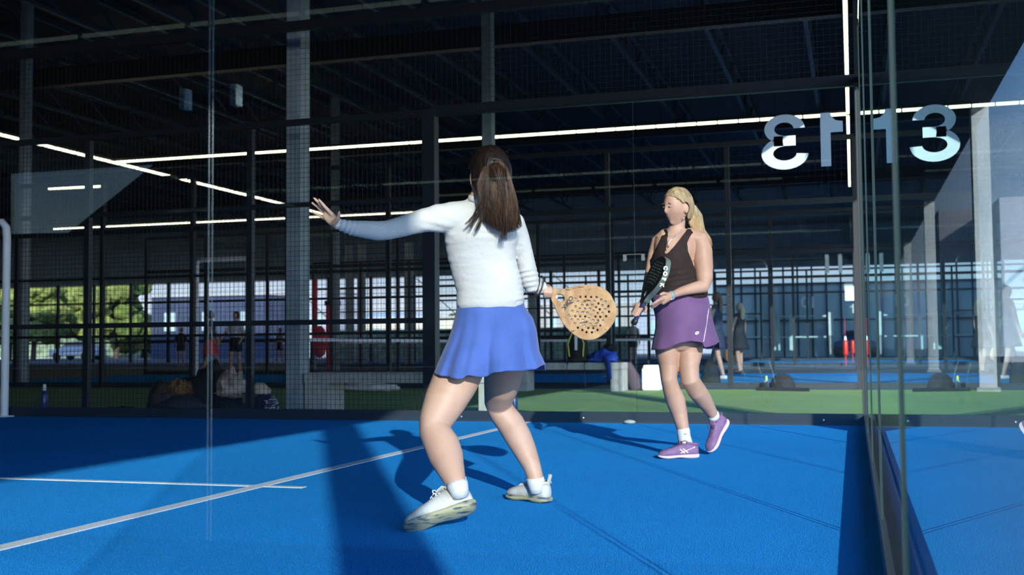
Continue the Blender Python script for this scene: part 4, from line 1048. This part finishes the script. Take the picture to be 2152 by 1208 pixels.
# bracelets
def ring(name, c, a, b, r, m, parent):
    mbq = MB(); n = 28; pts = [c+a*math.cos(2*math.pi*k/n)+b*math.sin(2*math.pi*k/n) for k in range(n+1)]
    mbq.tube(pts, [r]*(n+1), 8, cap=False); return mbq.build(name, m, parent, True)
brc = mat('dark_bead', (.05, .035, .025), .35)
wr = P(1133, 603, 4.89)
wr = P(1131, 602, 4.885)
ring('bracelet', wr, cv(.015, .045, .0), cv(-.016, .004, .046), .0034, brc, w1)
ring('bracelet', wr+cv(-.014, -.010, 0), cv(.013, .040, .0), cv(-.014, -.004, .044), .0026, brc, w1)
# shoes and socks
whiteS = mat('white_shoe_mesh', (.52, .52, .50), .7, 0, (.44, .43, .38), 25, .12, 160); laceW = mat('white_lace', (.75, .75, .74), .8)
gumS = mat('marbled_rubber', (.36, .34, .19), .6, 0, (.05, .07, .10), 30, detail=5, lo=.52, hi=.62, stretch=(.45, .45, 2.6))
sockM = mat('white_sock', (.6, .6, .6), .85, 0, (.55, .55, .56), 80, .1, 220)
hl = P(1003, 1070, 4.42)
fd = (P(864, 1113, 4.30)-hl)
lsh, Q1 = shoe(w1, hl, fd, cv(.10, .72, .70), .30, whiteS, gumS, laceW, collar=.092, loop=True)
lsh['label'] = 'left shoe, heel raised so its marbled sole shows'
s1 = MB(); s1.tube([P(968, 1044, 4.39), P(965, 1030, 4.39), P(962, 1021, 4.395), P(960.5, 1014, 4.40)], [(.032, .036), (.038, .042), (.042, .0455), (.0415, .0445)], 24, side=RT, cap=False); s1.build('sock', sockM, w1, True)
rh = G(1154, 1058); rt = G(1060, 1046)
rsh, Q2 = shoe(w1, rh, rt-rh, V((0, 0, 1)), .262, whiteS, gumS, laceW, collar=.092, loop=True)
s1 = MB(); s1.tube([P(1128, 1035, 5.08), P(1127, 1022, 5.08), P(1126, 1012, 5.08), P(1125, 1003, 5.08)], [(.030, .033), (.036, .038), (.0405, .042), (.0390, .041)], 24, side=RT, cap=False); s1.build('sock', sockM, w1, True)
tx = text_obj('lettering', 'SALMING', .021, Q1(.30, -.040, .078), Q1(.10, -.0355, .088)-Q1(.45, -.0355, .066), Q1(.2, -.036, .1)-Q1(.2, -.036, .06), mat('grey_print', (.25, .27, .3), .6), lsh, bold=.0004)
# racket
cork = mat('cork', (.36, .19, .085), .75, 0, (.48, .29, .14), 26, .15, 120, stretch=(1, 1, 1), lo=.35, hi=.62)
t = cork.node_tree; bsd = t.nodes['Principled BSDF']; src = bsd.inputs['Base Color'].links[0].from_socket
tcn = N(t, 'ShaderNodeTexCoord'); vn = N(t, 'ShaderNodeTexNoise'); vn.inputs['Scale'].default_value = 60; vn.inputs['Detail'].default_value = 6
mpn = N(t, 'ShaderNodeMapping'); mpn.inputs['Scale'].default_value = (.35, .35, 1.5); mpn.inputs['Rotation'].default_value = (0, .5, 0); t.links.new(tcn.outputs['Object'], mpn.inputs[0]); t.links.new(mpn.outputs[0], vn.inputs['Vector'])
rp = N(t, 'ShaderNodeValToRGB'); rp.color_ramp.elements[0].position = .62; rp.color_ramp.elements[1].position = .67
t.links.new(vn.outputs[0], rp.inputs[0]); mxn = N(t, 'ShaderNodeMixRGB'); mxn.inputs[2].default_value = (.12, .05, .02, 1)
t.links.new(rp.outputs[0], mxn.inputs[0]); t.links.new(src, mxn.inputs[1]); t.links.new(mxn.outputs[0], bsd.inputs['Base Color'])
corkR = mat('cork_rim', (.44, .26, .12), .5, 0, (.54, .34, .17), 20, .1, 100)
ax = cv(132, -63, 0).normalized(); tilt = math.radians(9)
Ux = (cv(132, -63, -18)); Vx = cv(63, 132, 6)
rk, rfc, W1r, loc1 = racket('padel_racket', P(1158, 618, 4.93), Ux, Vx, None, cork, corkR, mat('white_grip_tape', (.7, .7, .7), .7), 'cork padel racket full of round holes held by the woman in white')
sg = 1 if (W1r(0, 0, 1)-W1r(0, 0, 0)).dot(FW) < 0 else -1
prn = mat('dark_print', (.035, .03, .03), .6)
def on_face(px, py): x, y = loc1(px, py); return W1r(x, y, sg*.0193)
def pc(x, y): return 1120+x/7.547, 570+y/7.547
text_obj('lettering', 'CORK', .024, on_face(*pc(556, 500)), on_face(*pc(490, 590))-on_face(*pc(620, 405)), on_face(*pc(600, 540))-on_face(*pc(520, 470)), prn, rfc, bold=.0012, shear=.2)
mbd = MB()
pts = [on_face(*pc(*q)) for q in ((662, 482), (640, 486), (605, 492), (580, 512), (566, 545), (600, 530), (625, 510), (610, 528), (636, 506))]
n = len(pts); mbd.add(pts+[p-(pts[0]-on_face(*pc(662, 482)))*0+FW*.001 for p in pts], [list(range(n))]); mbd.build('bird_mark', prn, rfc)

# ================================================= woman in brown and purple
g = G(1425, 962)
w2 = empty('person', (g.x, g.y, 0), 'blond woman in a dark brown tank top and purple skirt standing near the far glass', 'person')
DD = 7.1
mb = MB()
TP(mb, [(1432, 705, DD, (50, 42)), (1430, 660, DD, (52, 42)), (1427, 625, DD, (50, 40)), (1420, 590, DD, (44, 36)), (1415, 550, DD, (42, 40)), (1420, 520, DD, (46, 36)), (1424, 503, DD, (46, 30)), (1424, 495, DD, (38, 25)), (1422, 486, DD, (24, 20)), (1422, 478, DD+.0, (17, 17)), (1424, 460, DD+.0, 16.5)], 24, RT)
TP(mb, [(1403, 705, DD, (28, 30)), (1403, 740, DD, (26, 28)), (1405, 770, DD-.01, (20, 24)), (1406, 798, DD-.03, (17, 20)), (1411, 818, DD-.02, (18, 20)), (1420, 842, DD, (20.5, 22)), (1428, 870, DD+.0, (16.5, 18)), (1436, 903, DD-.02, (12.5, 14)), (1441, 935, DD-.02, (12.5, 15))], 20, RT)
TP(mb, [(1452, 705, DD, (28, 30)), (1449, 740, DD, (27, 28)), (1447, 770, DD-.02, (22, 25)), (1450, 798, DD-.04, (20, 22)), (1464, 820, DD+.02, (19.5, 22)), (1477, 838, DD+.09, (18, 20)), (1487, 853, DD+.14, (14.5, 16)), (1497, 869, DD+.19, (11.5, 13)), (1502, 885, DD+.22, (11, 14))], 20, RT)
# her left arm (right in the picture)
TP(mb, [(1450, 500, DD, 22), (1470, 505, DD-.01, 21), (1476, 528, DD-.03, 21), (1479, 560, DD-.06, 19.5), (1480, 588, DD-.1, 17.5), (1476, 602, DD-.13, 15), (1455, 606, DD-.17, 12), (1432, 612, DD-.21, 9.5), (1412, 620, DD-.25, (7.5, 7))], 18)
TP(mb, [(1412, 620, DD-.25, (7.5, 7)), (1400, 625, DD-.27, (11, 6)), (1390, 632, DD-.28, (10, 5))], 14)
for a, b, dz in ((0, 0, 0), (-2.5, -3.5, -.015), (-5, -7, -.03), (-7, -10, -.04)):
    TP(mb, [(1394, 630+b*.3, DD-.28+dz*.3, 3.6), (1384+a*.2, 637+b*.6, DD-.29+dz, 3.3), (1377+a*.1, 643+b*.7, DD-.29+dz, 3.0), (1370+a*.0, 647+b*.75, DD-.285+dz, 2.3)], 10)
TP(mb, [(1402, 618, DD-.27, 4.2), (1394, 616, DD-.30, 3.6), (1388, 619, DD-.31, 3.0)], 10)
# her right arm
TP(mb, [(1400, 502, DD+.02, 22), (1383, 510, DD+.04, 16), (1375, 535, DD+.04, 13.5), (1369, 570, DD+.0, 13), (1364, 594, DD-.06, 12), (1359, 610, DD-.12, 10), (1354, 630, DD-.2, 8)], 16)
TP(mb, [(1354, 630, DD-.2, (8, 7)), (1349, 640, DD-.23, (11, 7.5)), (1346, 648, DD-.25, (11, 7.5))], 14)
for i in range(4):
    oy = i*4.6; ox = -i*2.6
    TP(mb, [(1344+ox*.3, 637+oy, DD-.235, 3.7), (1337+ox, 641+oy, DD-.27, 3.4), (1337+ox, 646+oy*1.0, DD-.30, 3.2), (1343+ox, 649+oy, DD-.315, 2.9), (1350+ox, 649+oy*.9, DD-.31, 2.5)], 10)
TP(mb, [(1354, 640, DD-.25, 4), (1358, 648, DD-.28, 3.6), (1356, 655, DD-.30, 3)], 10)
F2 = cv(-.80, -.07, -.60); HC2 = P(1421, 436, DD-.03)
f2, u2, l2 = head_shape(mb, HC2, F2, cv(-.03, 1, 0), .98)
lipc = HC2+f2*.091-u2*.065
me = remeshed(mb, .0040, 3)
hw_ = l2
def asg2(c, n): 
    d = c-lipc
    return 1 if abs(d.dot(u2)) < .0085 and abs(d.dot(l2)) < .026-abs(d.dot(u2)) and d.dot(f2) > -.02 else 0
body2 = link_mesh('body', me, [skin2, lipM], w2, asg2)
eyes(HC2, f2, u2, l2, .98, w2, True)
# tank top
tankM = mat('brown_ribbed_jersey', (.020, .010, .009), .8, 0, (.026, .014, .012), 30, .1, 120, spec=.25)
mb = MB()
TP(mb, [(1428, 622, DD, (58.5, 47)), (1426, 606, DD, (56.5, 44.5)), (1419, 580, DD, (52.5, 43)), (1415, 555, DD, (49.5, 44.5)), (1415, 535, DD, (48, 43)), (1420, 515, DD, (49, 39.5)), (1424, 503, DD, (48.5, 33.5)), (1424, 495, DD, (41, 28.5)), (1422, 487, DD, (28, 23.5))], 28, RT)
me = remeshed(mb, .0042, 4)
def inpoly(x, y, poly):
    r = False; n = len(poly)
    for i in range(n):
        (x1, y1), (x2, y2) = poly[i], poly[(i+1) % n]
        if (y1 > y) != (y2 > y) and x < (x2-x1)*(y-y1)/(y2-y1)+x1: r = not r
    return r
PV = [(1400, 468), (1404, 490), (1401.5, 515), (1396.5, 531), (1399.5, 534.5), (1405, 531), (1415, 520), (1428, 504), (1443, 484), (1446, 468)]
PA = [(1350, 465), (1394, 482), (1391, 499), (1384, 515), (1376, 534), (1366, 548), (1350, 552)]
PB = [(1500, 468), (1461, 483), (1450, 496), (1443.5, 510), (1444.5, 526), (1452, 545), (1462, 572), (1466, 584), (1500, 584)]
def drop2(c, n):
    x, y = project(c); near = (c-P(1421, 540, DD)).dot(FW) < .02
    if y < 482: return True
    if near and inpoly(x, y, PV): return True
    return inpoly(x, y, PA) or inpoly(x, y, PB)
def folds2(p):
    q = project(p); d = .0
    if q[1] > 560: d += .0028*math.sin(q[1]*.55+q[0]*.11)*interp([(560, 0), (585, 1), (600, .6), (625, .3)], q[1])+.002*noise.noise(V((q[0]*.05, q[1]*.12, 1)))
    return d
tank = link_mesh('tank_top', me, [tankM], w2, disp=folds2, drop=drop2)
q = tank.modifiers.new('t', 'SOLIDIFY'); q.thickness = .004; q.offset = 1
sk2M = mat('purple_jersey', (.125, .06, .15), .8, 0, (.145, .07, .17), 8, .08, 60, spec=.25, sheen=.1)
sk2 = skirt('skirt', [(619, 1369, 1487), (630, 1370, 1490), (645, 1372, 1493), (666, 1377, 1497), (690, 1377, 1503), (706, 1374, 1508), (720, 1371, 1513), (738, 1368, 1515)],
      [(1366, 735), (1380, 735), (1399, 733), (1415, 726), (1426, 721), (1440, 718), (1452, 716.5), (1468, 718), (1477, 720), (1479, 730), (1490, 729), (1503, 725), (1515, 717)], DD, (.145, .20), sk2M, w2, 6, .035, .8, 732)
o = decal('piping', sk2, [[(1490.2, 637), (1491.6, 637), (1489.5, 655), (1486, 678), (1482.5, 700), (1479.3, 718), (1477.8, 718), (1481, 700), (1484.5, 678), (1488, 655)]], mat('lilac_piping', (.7, .6, .72), .6), sk2, .003)
def oval(cx, cy, a, b, rot, n=16, w0=.0): 
    return [(cx+a*math.cos(t_)*math.cos(rot)-b*math.sin(t_)*math.sin(rot), cy+a*math.cos(t_)*math.sin(rot)+b*math.sin(t_)*math.cos(rot)) for t_ in [2*math.pi*k/n for k in range(n)]]
decal('logo', sk2, [oval(1465, 699.5, 4.6, 3.0, -.5)], mat('white_print', (.75, .7, .78), .6), sk2, .003)
decal('logo_centre', sk2, [oval(1465.6, 699.2, 1.9, .9, -.7)], sk2M, sk2, .0045)
# hair
def drop3(x, y, z):
    if abs(x) > .05 and ((y+.006)/.027)**2+((z+.012)/.042)**2 < 1: return True
    return z < interp([(-.03, -.075), (-.008, -.04), (.012, .015), (.035, .05), (.065, .075), (.1, .088)], y)
cap2 = hair_cap('hair', HC2, f2, u2, l2, .98, hair2d, w2, drop3, 1.07, 4)
mbh = MB(); rnd = random.Random(9); tie = P(1456, 436, DD+.03)
for i in range(420):
    a = rnd.uniform(-1.5, 1.5); th = rnd.uniform(.2, 1.25)
    d0 = (u2*math.cos(a*.7)+l2*math.sin(a*.95)+f2*rnd.uniform(.25, .95)).normalized()
    surf = lambda d: HC2-f2*.02+l2*d.dot(l2)*.0815+f2*d.dot(f2)*.104+u2*d.dot(u2)*.1235
    e = (tie-(HC2-f2*.02)).normalized(); pts = [surf(d0.lerp(e, k/6).normalized()) for k in range(7)]
    p0 = pts[0]-HC2
    if p0.dot(f2) > .068 and p0.dot(u2) < .06: continue
    mbh.tube(pts, [.0012]*6+[.0008], 4, cap=False)
mbh.build('combed_hair', hair2, cap2, True)
core = MB(); core.tube([P(1457, 436, DD+.03), P(1464, 455, DD+.05), P(1471, 478, DD+.06), P(1482, 500, DD+.07)], [(.022, .02), (.038, .025), (.03, .02), (.012, .01)], 14, side=RT); core.build('ponytail_core', hair2d, cap2, True)
strands('ponytail', [(1452, 432, DD+.02), (1444, 448, DD+.03), (1446, 466, DD+.04), (1458, 486, DD+.05), (1478, 500, DD+.06), (1491, 516, DD+.07)],
        [(1458, 432, DD+.03), (1468, 446, DD+.05), (1475, 464, DD+.06), (1482, 484, DD+.07), (1494, 502, DD+.08), (1497, 522, DD+.08)], hair2, cap2, 1100, .001, tipj=.3, dj=.03)
MB().tube([P(1454, 431, DD+.01), P(1458, 437, DD-.0), P(1456, 444, DD+.01)], [.006]*3, 8).build('hair_tie', black, cap2, True)
MB().ell(P(1436.5, 459, DD-.085), RT*.004, FW*.004, UP*.008, 10, 8).build('earring', chrome, w2, True)
# necklace, watch
silver = mat('silver', (.75, .74, .72), .2, 1)
T2 = bvh(body2)
def chain(name, pts, r, m, off=.003):
    q = []
    for px, py in pts:
        d = (P(px, py, 1)-CAM).normalized(); h = T2.ray_cast(CAM, d)
        if h[0] is not None: q.append(h[0]-d*off)
    return MB().tube(q, [r]*len(q), 6).build(name, m, w2, True)
ck = lambda pts: [cat(pts, k/16) for k in range(17)]
chain('necklace', ck([(1406, 488), (1399, 497), (1398.5, 503), (1403, 507), (1411, 503), (1420, 494), (1434, 483)]), .0018, silver)
chain('long_necklace', ck([(1401, 494), (1402, 506), (1404, 514), (1407, 507), (1416, 499), (1437, 485)]), .0011, silver)
MB().ell(P(1403.5, 518, DD-.145), RT*.007, FW*.004, UP*.009, 10, 8).build('pendant', mat('garnet', (.12, .03, .04), .2), w2, True)
wc = P(1411, 620.5, DD-.25); wn = (P(1432, 612, DD-.21)-P(1400, 625, DD-.27)).normalized()
ba = wn.cross(FW).normalized(); bb = wn.cross(ba)
o = MB(); o.tube([wc-wn*.012, wc+wn*.012], [(.0262, .0252)]*2, 24, side=ba, cap=False); o.build('watch_strap', mat('blue_grey_strap', (.22, .28, .33), .5), w2, True)
bevel(MB().obox(wc+UP*-.024+FW*-.006, wn*.013, ba*.004, bb*.014).build('watch_case', chrome, w2), .002)
# shoes
purS = mat('mauve_shoe_mesh', (.19, .095, .21), .7, 0, (.22, .12, .24), 30, .3, 150); pinkS = mat('pale_pink_rubber', (.72, .52, .56), .6); laceP = mat('plum_lace', (.12, .05, .09), .8)
h1 = G(1468, 962.5); t1 = G(1383, 964)
sA, QA = shoe(w2, h1, t1-h1, V((0, 0, 1)), (t1-h1).length*1.0, purS, pinkS, laceP, collar=.092)
hB = P(1529, 886, 7.36); tB = P(1494, 952, 7.24)
sB, QB = shoe(w2, hB, tB-hB, cv(-.80, .35, -.55), .262, purS, pinkS, laceP, collar=.090)
sB['label'] = 'shoe resting on its toe with the heel raised'
def tube_obj(name, pts, m, parent): q = MB(); TP(q, pts, 20, RT); return q.build(name, m, parent, True)
kA = tube_obj('sock', [(1443, 946, DD-.02, (15, 18)), (1441, 932, DD-.02, (14.5, 17)), (1437, 915, DD-.02, (13.8, 15)), (1436, 904, DD-.02, (13.8, 15))], sockM, w2)
kB = tube_obj('sock', [(1504, 884, DD+.225, (11, 12)), (1501, 878, DD+.21, (12.5, 14)), (1499, 873, DD+.20, (13, 14.5)), (1498, 871, DD+.195, (12.8, 14))], sockM, w2)
def swoosh(cx, cy, s, rot=0):
    base = [(-1, -.1), (-.95, .25), (-.6, .45), (-.2, .35), (1, -.5), (-.25, .12), (-.6, .15), (-.75, -.05)]
    return [(cx+s*(x*math.cos(rot)-y*math.sin(rot)), cy+s*(x*math.sin(rot)+y*math.cos(rot))) for x, y in base]
decal('swoosh', kA, [swoosh(1442.5, 911, 5)], black, kA, .002); decal('swoosh', kB, [swoosh(1504, 872.5, 4)], black, kB, .002)
sm = bpy.data.objects.new('x', None)
pk = mat('pale_pink_print', (.75, .6, .62), .6)
decal('side_stripes', sA, [[(1428, 944), (1430, 943), (1440, 951), (1438, 953)], [(1434, 943), (1436, 942), (1447, 950), (1445, 952)], [(1430, 951), (1455, 941), (1460, 938), (1461, 940), (1446, 946), (1431, 953)]], pk, sA, .006)
# racket seen edge on
bkface = mat('black_racket_face', (.012, .013, .014), .5); rimG = mat('olive_rim', (.10, .13, .11), .35, 0, (.14, .17, .14), 12)
o2 = P(1355.5, 632, DD-.30); tip = P(1394, 553, DD-.34)
U2 = (tip-o2); T2v = cv(-.90, .32, -.26); V2 = U2.cross(T2v)
rk2, rfc2, W2r, loc2 = racket('padel_racket', o2, U2, V2, None, bkface, rimG, mat('navy_grip_tape', (.02, .03, .10), .6), 'dark racket held upright and seen edge-on by the woman in brown', .97)
TT = bvh(rfc2)
# lettering down the near rim
rimpts = []
wp = mat('white_lettering', (.8, .82, .8), .5)
for k, ch in enumerate('CORK'):
    px, py = [(1398.5, 563), (1397.5, 575), (1395, 587), (1391, 598.5)][k]
    d = (P(px, py, 1)-CAM).normalized(); h = TT.ray_cast(CAM, d)
    if h[0] is None: continue
    along = (P(px-2.0, py+11, 6.8)-P(px, py, 6.8)).normalized()
    text_obj('letter', ch, .033, h[0]-d*.004, along, cv(.95, .15, .2), wp, rfc2, bold=.0018, extr=.0012)
for o_ in (): pass
decal('triangle_mark', rfc2, [[(1379, 613), (1372, 628), (1377, 626)], [(1371, 629), (1375, 636), (1377, 633)]], wp, rfc2, .003)

# ================================================= people far behind
def far_person(label, px, y0, y1, top, topc, botc, skin, hairc, longhair=False, skirtl=True, stride=0, armx=(.0, .0), face=(0, -1, 0), H=1.68, ground=None, sleeves=False, legc=None, shoec=(.6, .6, .6), extra=None):
    g_ = ground or G(px, y1); r = empty('person', (g_.x, g_.y, 0), label, 'person')
    fw = V(face).normalized(); rt = fw.cross(V((0, 0, 1))); z = lambda h: V((0, 0, h*H/1.68)); B = V((g_.x, g_.y, 0))
    m = MB()
    m.tube([B+z(.86), B+z(1.0), B+z(1.15), B+z(1.32), B+z(1.40), B+z(1.46), B+z(1.53)], [(.16, .11), (.14, .10), (.14, .10), (.17, .11), (.15, .09), (.06, .06), (.05, .05)], 16, side=rt)
    feet = []
    for s in (-1, 1):
        off = fw*(s*stride*.5)+rt*(s*.10); hip = B+rt*s*.09+z(.88); kn = B+rt*s*.10+fw*(s*stride*.28+.03)+z(.47); an = B+off+z(.09)
        m.tube([hip, hip.lerp(kn, .5), kn, kn.lerp(an, .35), an], [.085, .072, .055, .055, .035], 12)
        m.tube([an-z(.03), an+fw*.1-z(.045), an+fw*.17-z(.05)], [.035, .04, .03], 10); feet.append(an)
        sh = B+rt*s*.18+z(1.36); el = sh+rt*s*(.06+.25*armx[s > 0])+fw*.04*(1+3*armx[s > 0])-z(.27); wr_ = el+rt*s*.02+fw*(.06+.35*armx[s > 0])-z(.22*(1-armx[s > 0]))
        m.tube([sh-rt*s*.03, sh, el, wr_], [.055, .05, .04, .027], 12)
        hd = (wr_-el).normalized(); m.tube([wr_, wr_+hd*.06], [(.025, .015), (.035, .016)], 10)
        for k in range(4): m.tube([wr_+hd*.07+fw*(k-1.5)*.016, wr_+hd*(.13-.01*abs(k-1.5))+fw*(k-1.5)*.018], [.009, .007], 6)
        m.tube([wr_+hd*.03+fw*.02, wr_+hd*.07+fw*.05], [.01, .008], 6)
    hc = B+z(1.62); f3, u3, l3 = head_shape(m, hc, fw, V((0, 0, 1)), .95)
    b = link_mesh('body', remeshed(m, .011, 3), [skin], r)
    m = MB(); m.tube([B+z(.94), B+z(1.0), B+z(1.15), B+z(1.32), B+z(1.41)], [(.165, .125), (.155, .12), (.155, .12), (.185, .125), (.14, .10)], 18, side=rt)
    if sleeves:
        for s in (-1, 1):
            sh = B+rt*s*.18+z(1.36); el = sh+rt*s*(.06+.25*armx[s > 0])+fw*.04*(1+3*armx[s > 0])-z(.27); m.tube([sh-rt*s*.05, sh, sh.lerp(el, .6)], [.07, .065, .055], 12)
    link_mesh('shirt', remeshed(m, .012, 3), [topc], r)
    m = MB()
    if skirtl: m.tube([B+z(1.0), B+z(.85), B+z(.68), B+z(.60)], [(.15, .12), (.20, .16), (.25, .21), (.27, .23)], 20, side=rt, cap=False)
    else:
        m.tube([B+z(1.0), B+z(.86)], [(.165, .13), (.18, .14)], 18, side=rt)
        for s in (-1, 1):
            hip = B+rt*s*.09+z(.88); kn = B+rt*s*.10+fw*(s*stride*.28+.03)+z(.47); m.tube([hip, hip.lerp(kn, .45)], [.10, .09], 12)
    m.build('skirt' if skirtl else 'shorts', botc, r, True)
    m = MB(); m.ell(hc-f3*.018+u3*.01, l3*.082, f3*.098, u3*.118, 20, 14)
    for v in m.v: pass
    hr = m.build('hair', hairc, r, True); bm = bmesh.new(); bm.from_mesh(hr.data)
    bmesh.ops.delete(bm, geom=[q for q in bm.faces if (q.calc_center_median()-hc).dot(f3) > .04 and (q.calc_center_median()-hc).dot(u3) < .06], context='FACES'); bm.to_mesh(hr.data); bm.free()
    if longhair:
        m = MB(); m.tube([hc-f3*.08+z(.04), hc-f3*.11-z(.08), hc-f3*.10-z(.24), hc-f3*.09-z(.34)], [(.05, .03), (.08, .045), (.075, .04), (.04, .02)], 14, side=l3); m.build('ponytail', hairc, hr, True)
    sc = mat('far_shoe_%d' % int(shoec[0]*100), shoec, .7)
    for an in feet:
        MB().tube([an-fw*.05-z(.045), an+fw*.06-z(.045), an+fw*.18-z(.055)], [(.042, .045), (.044, .04), (.036, .03)], 12, side=rt).build('shoe', sc, r, True)
    return r, B, fw, rt, z
navy = mat('navy_jersey', (.02, .03, .07), .8); blkj = mat('black_jersey', (.012, .014, .02), .8); coral = mat('coral_red_jersey', (.62, .06, .08), .7); greyw = mat('pale_grey_jersey', (.55, .55, .62), .8); olive = mat('pale_khaki_jersey', (.28, .27, .24), .8)
hb = mat('dark_hair', (.02, .014, .01), .5); hbl = mat('light_blond_hair', (.5, .4, .24), .5); hbr = mat('chestnut_hair', (.16, .08, .04), .5)
fp = far_person('blond woman in a black dress standing on the second court, seen through the glass', 1556, 625, 786, None, blkj, blkj, skin2, hbl, True, True, .12, face=(-.8, .5, 0), shoec=(.05, .05, .05), ground=G(1556, 786))
q = fp[1]+fp[3]*-.32+V((0, 0, .62))
rr = empty('padel_racket', q, 'orange racket hanging from the hand of the blond woman in black', 'racket')
MB().tube([q+V((0, 0, .12)), q+V((-.03, 0, 0))], [.016, .016], 8).build('grip', black, rr, True); MB().ell(q+V((-.08, 0, -.16)), V((.11, 0, .02)), V((0, .02, 0)), V((-.03, 0, .15)), 18, 12).build('face', mat('orange_racket', (.55, .25, .08), .6), rr, True)
far_person('woman in navy with big chestnut hair, half hidden behind the standing blond woman', 1508, 605, 800, None, navy, navy, skin2, hbr, True, True, .35, face=(-.9, .3, 0), ground=G(1508, 797), H=1.76)
far_person('player in a dark top and coral red skirt striding behind the wire mesh', 443, 643, 790, None, navy, coral, skin2, hb, True, True, .55, face=(.9, .3, 0), ground=G(443, 791), armx=(.1, .2))
far_person('player in a pale grey top and black shorts facing the camera behind the mesh', 495, 648, 785, None, greyw, blkj, skin2, hb, False, False, .15, face=(-.1, -1, 0), ground=G(495, 789.5), armx=(.3, .3), sleeves=True)
far_person('person in a khaki top beyond the white net tape left of the pale column', 588, 672, 762, None, olive, blkj, skin2, hb, False, False, .2, face=(-.4, -.9, 0), ground=G(588, 764), sleeves=True)
far_person('dim dark-haired person behind the white goal post', 380, 640, 768, None, blkj, blkj, skin2, hb, False, False, .1, face=(.4, -.9, 0), ground=G(380, 768), sleeves=True)
far_person('distant person by the far bench left of the standing woman', 1331, 668, 765, None, olive, blkj, skin2, hb, False, False, .1, face=(.1, -1, 0), ground=G(1331, 765), sleeves=True)
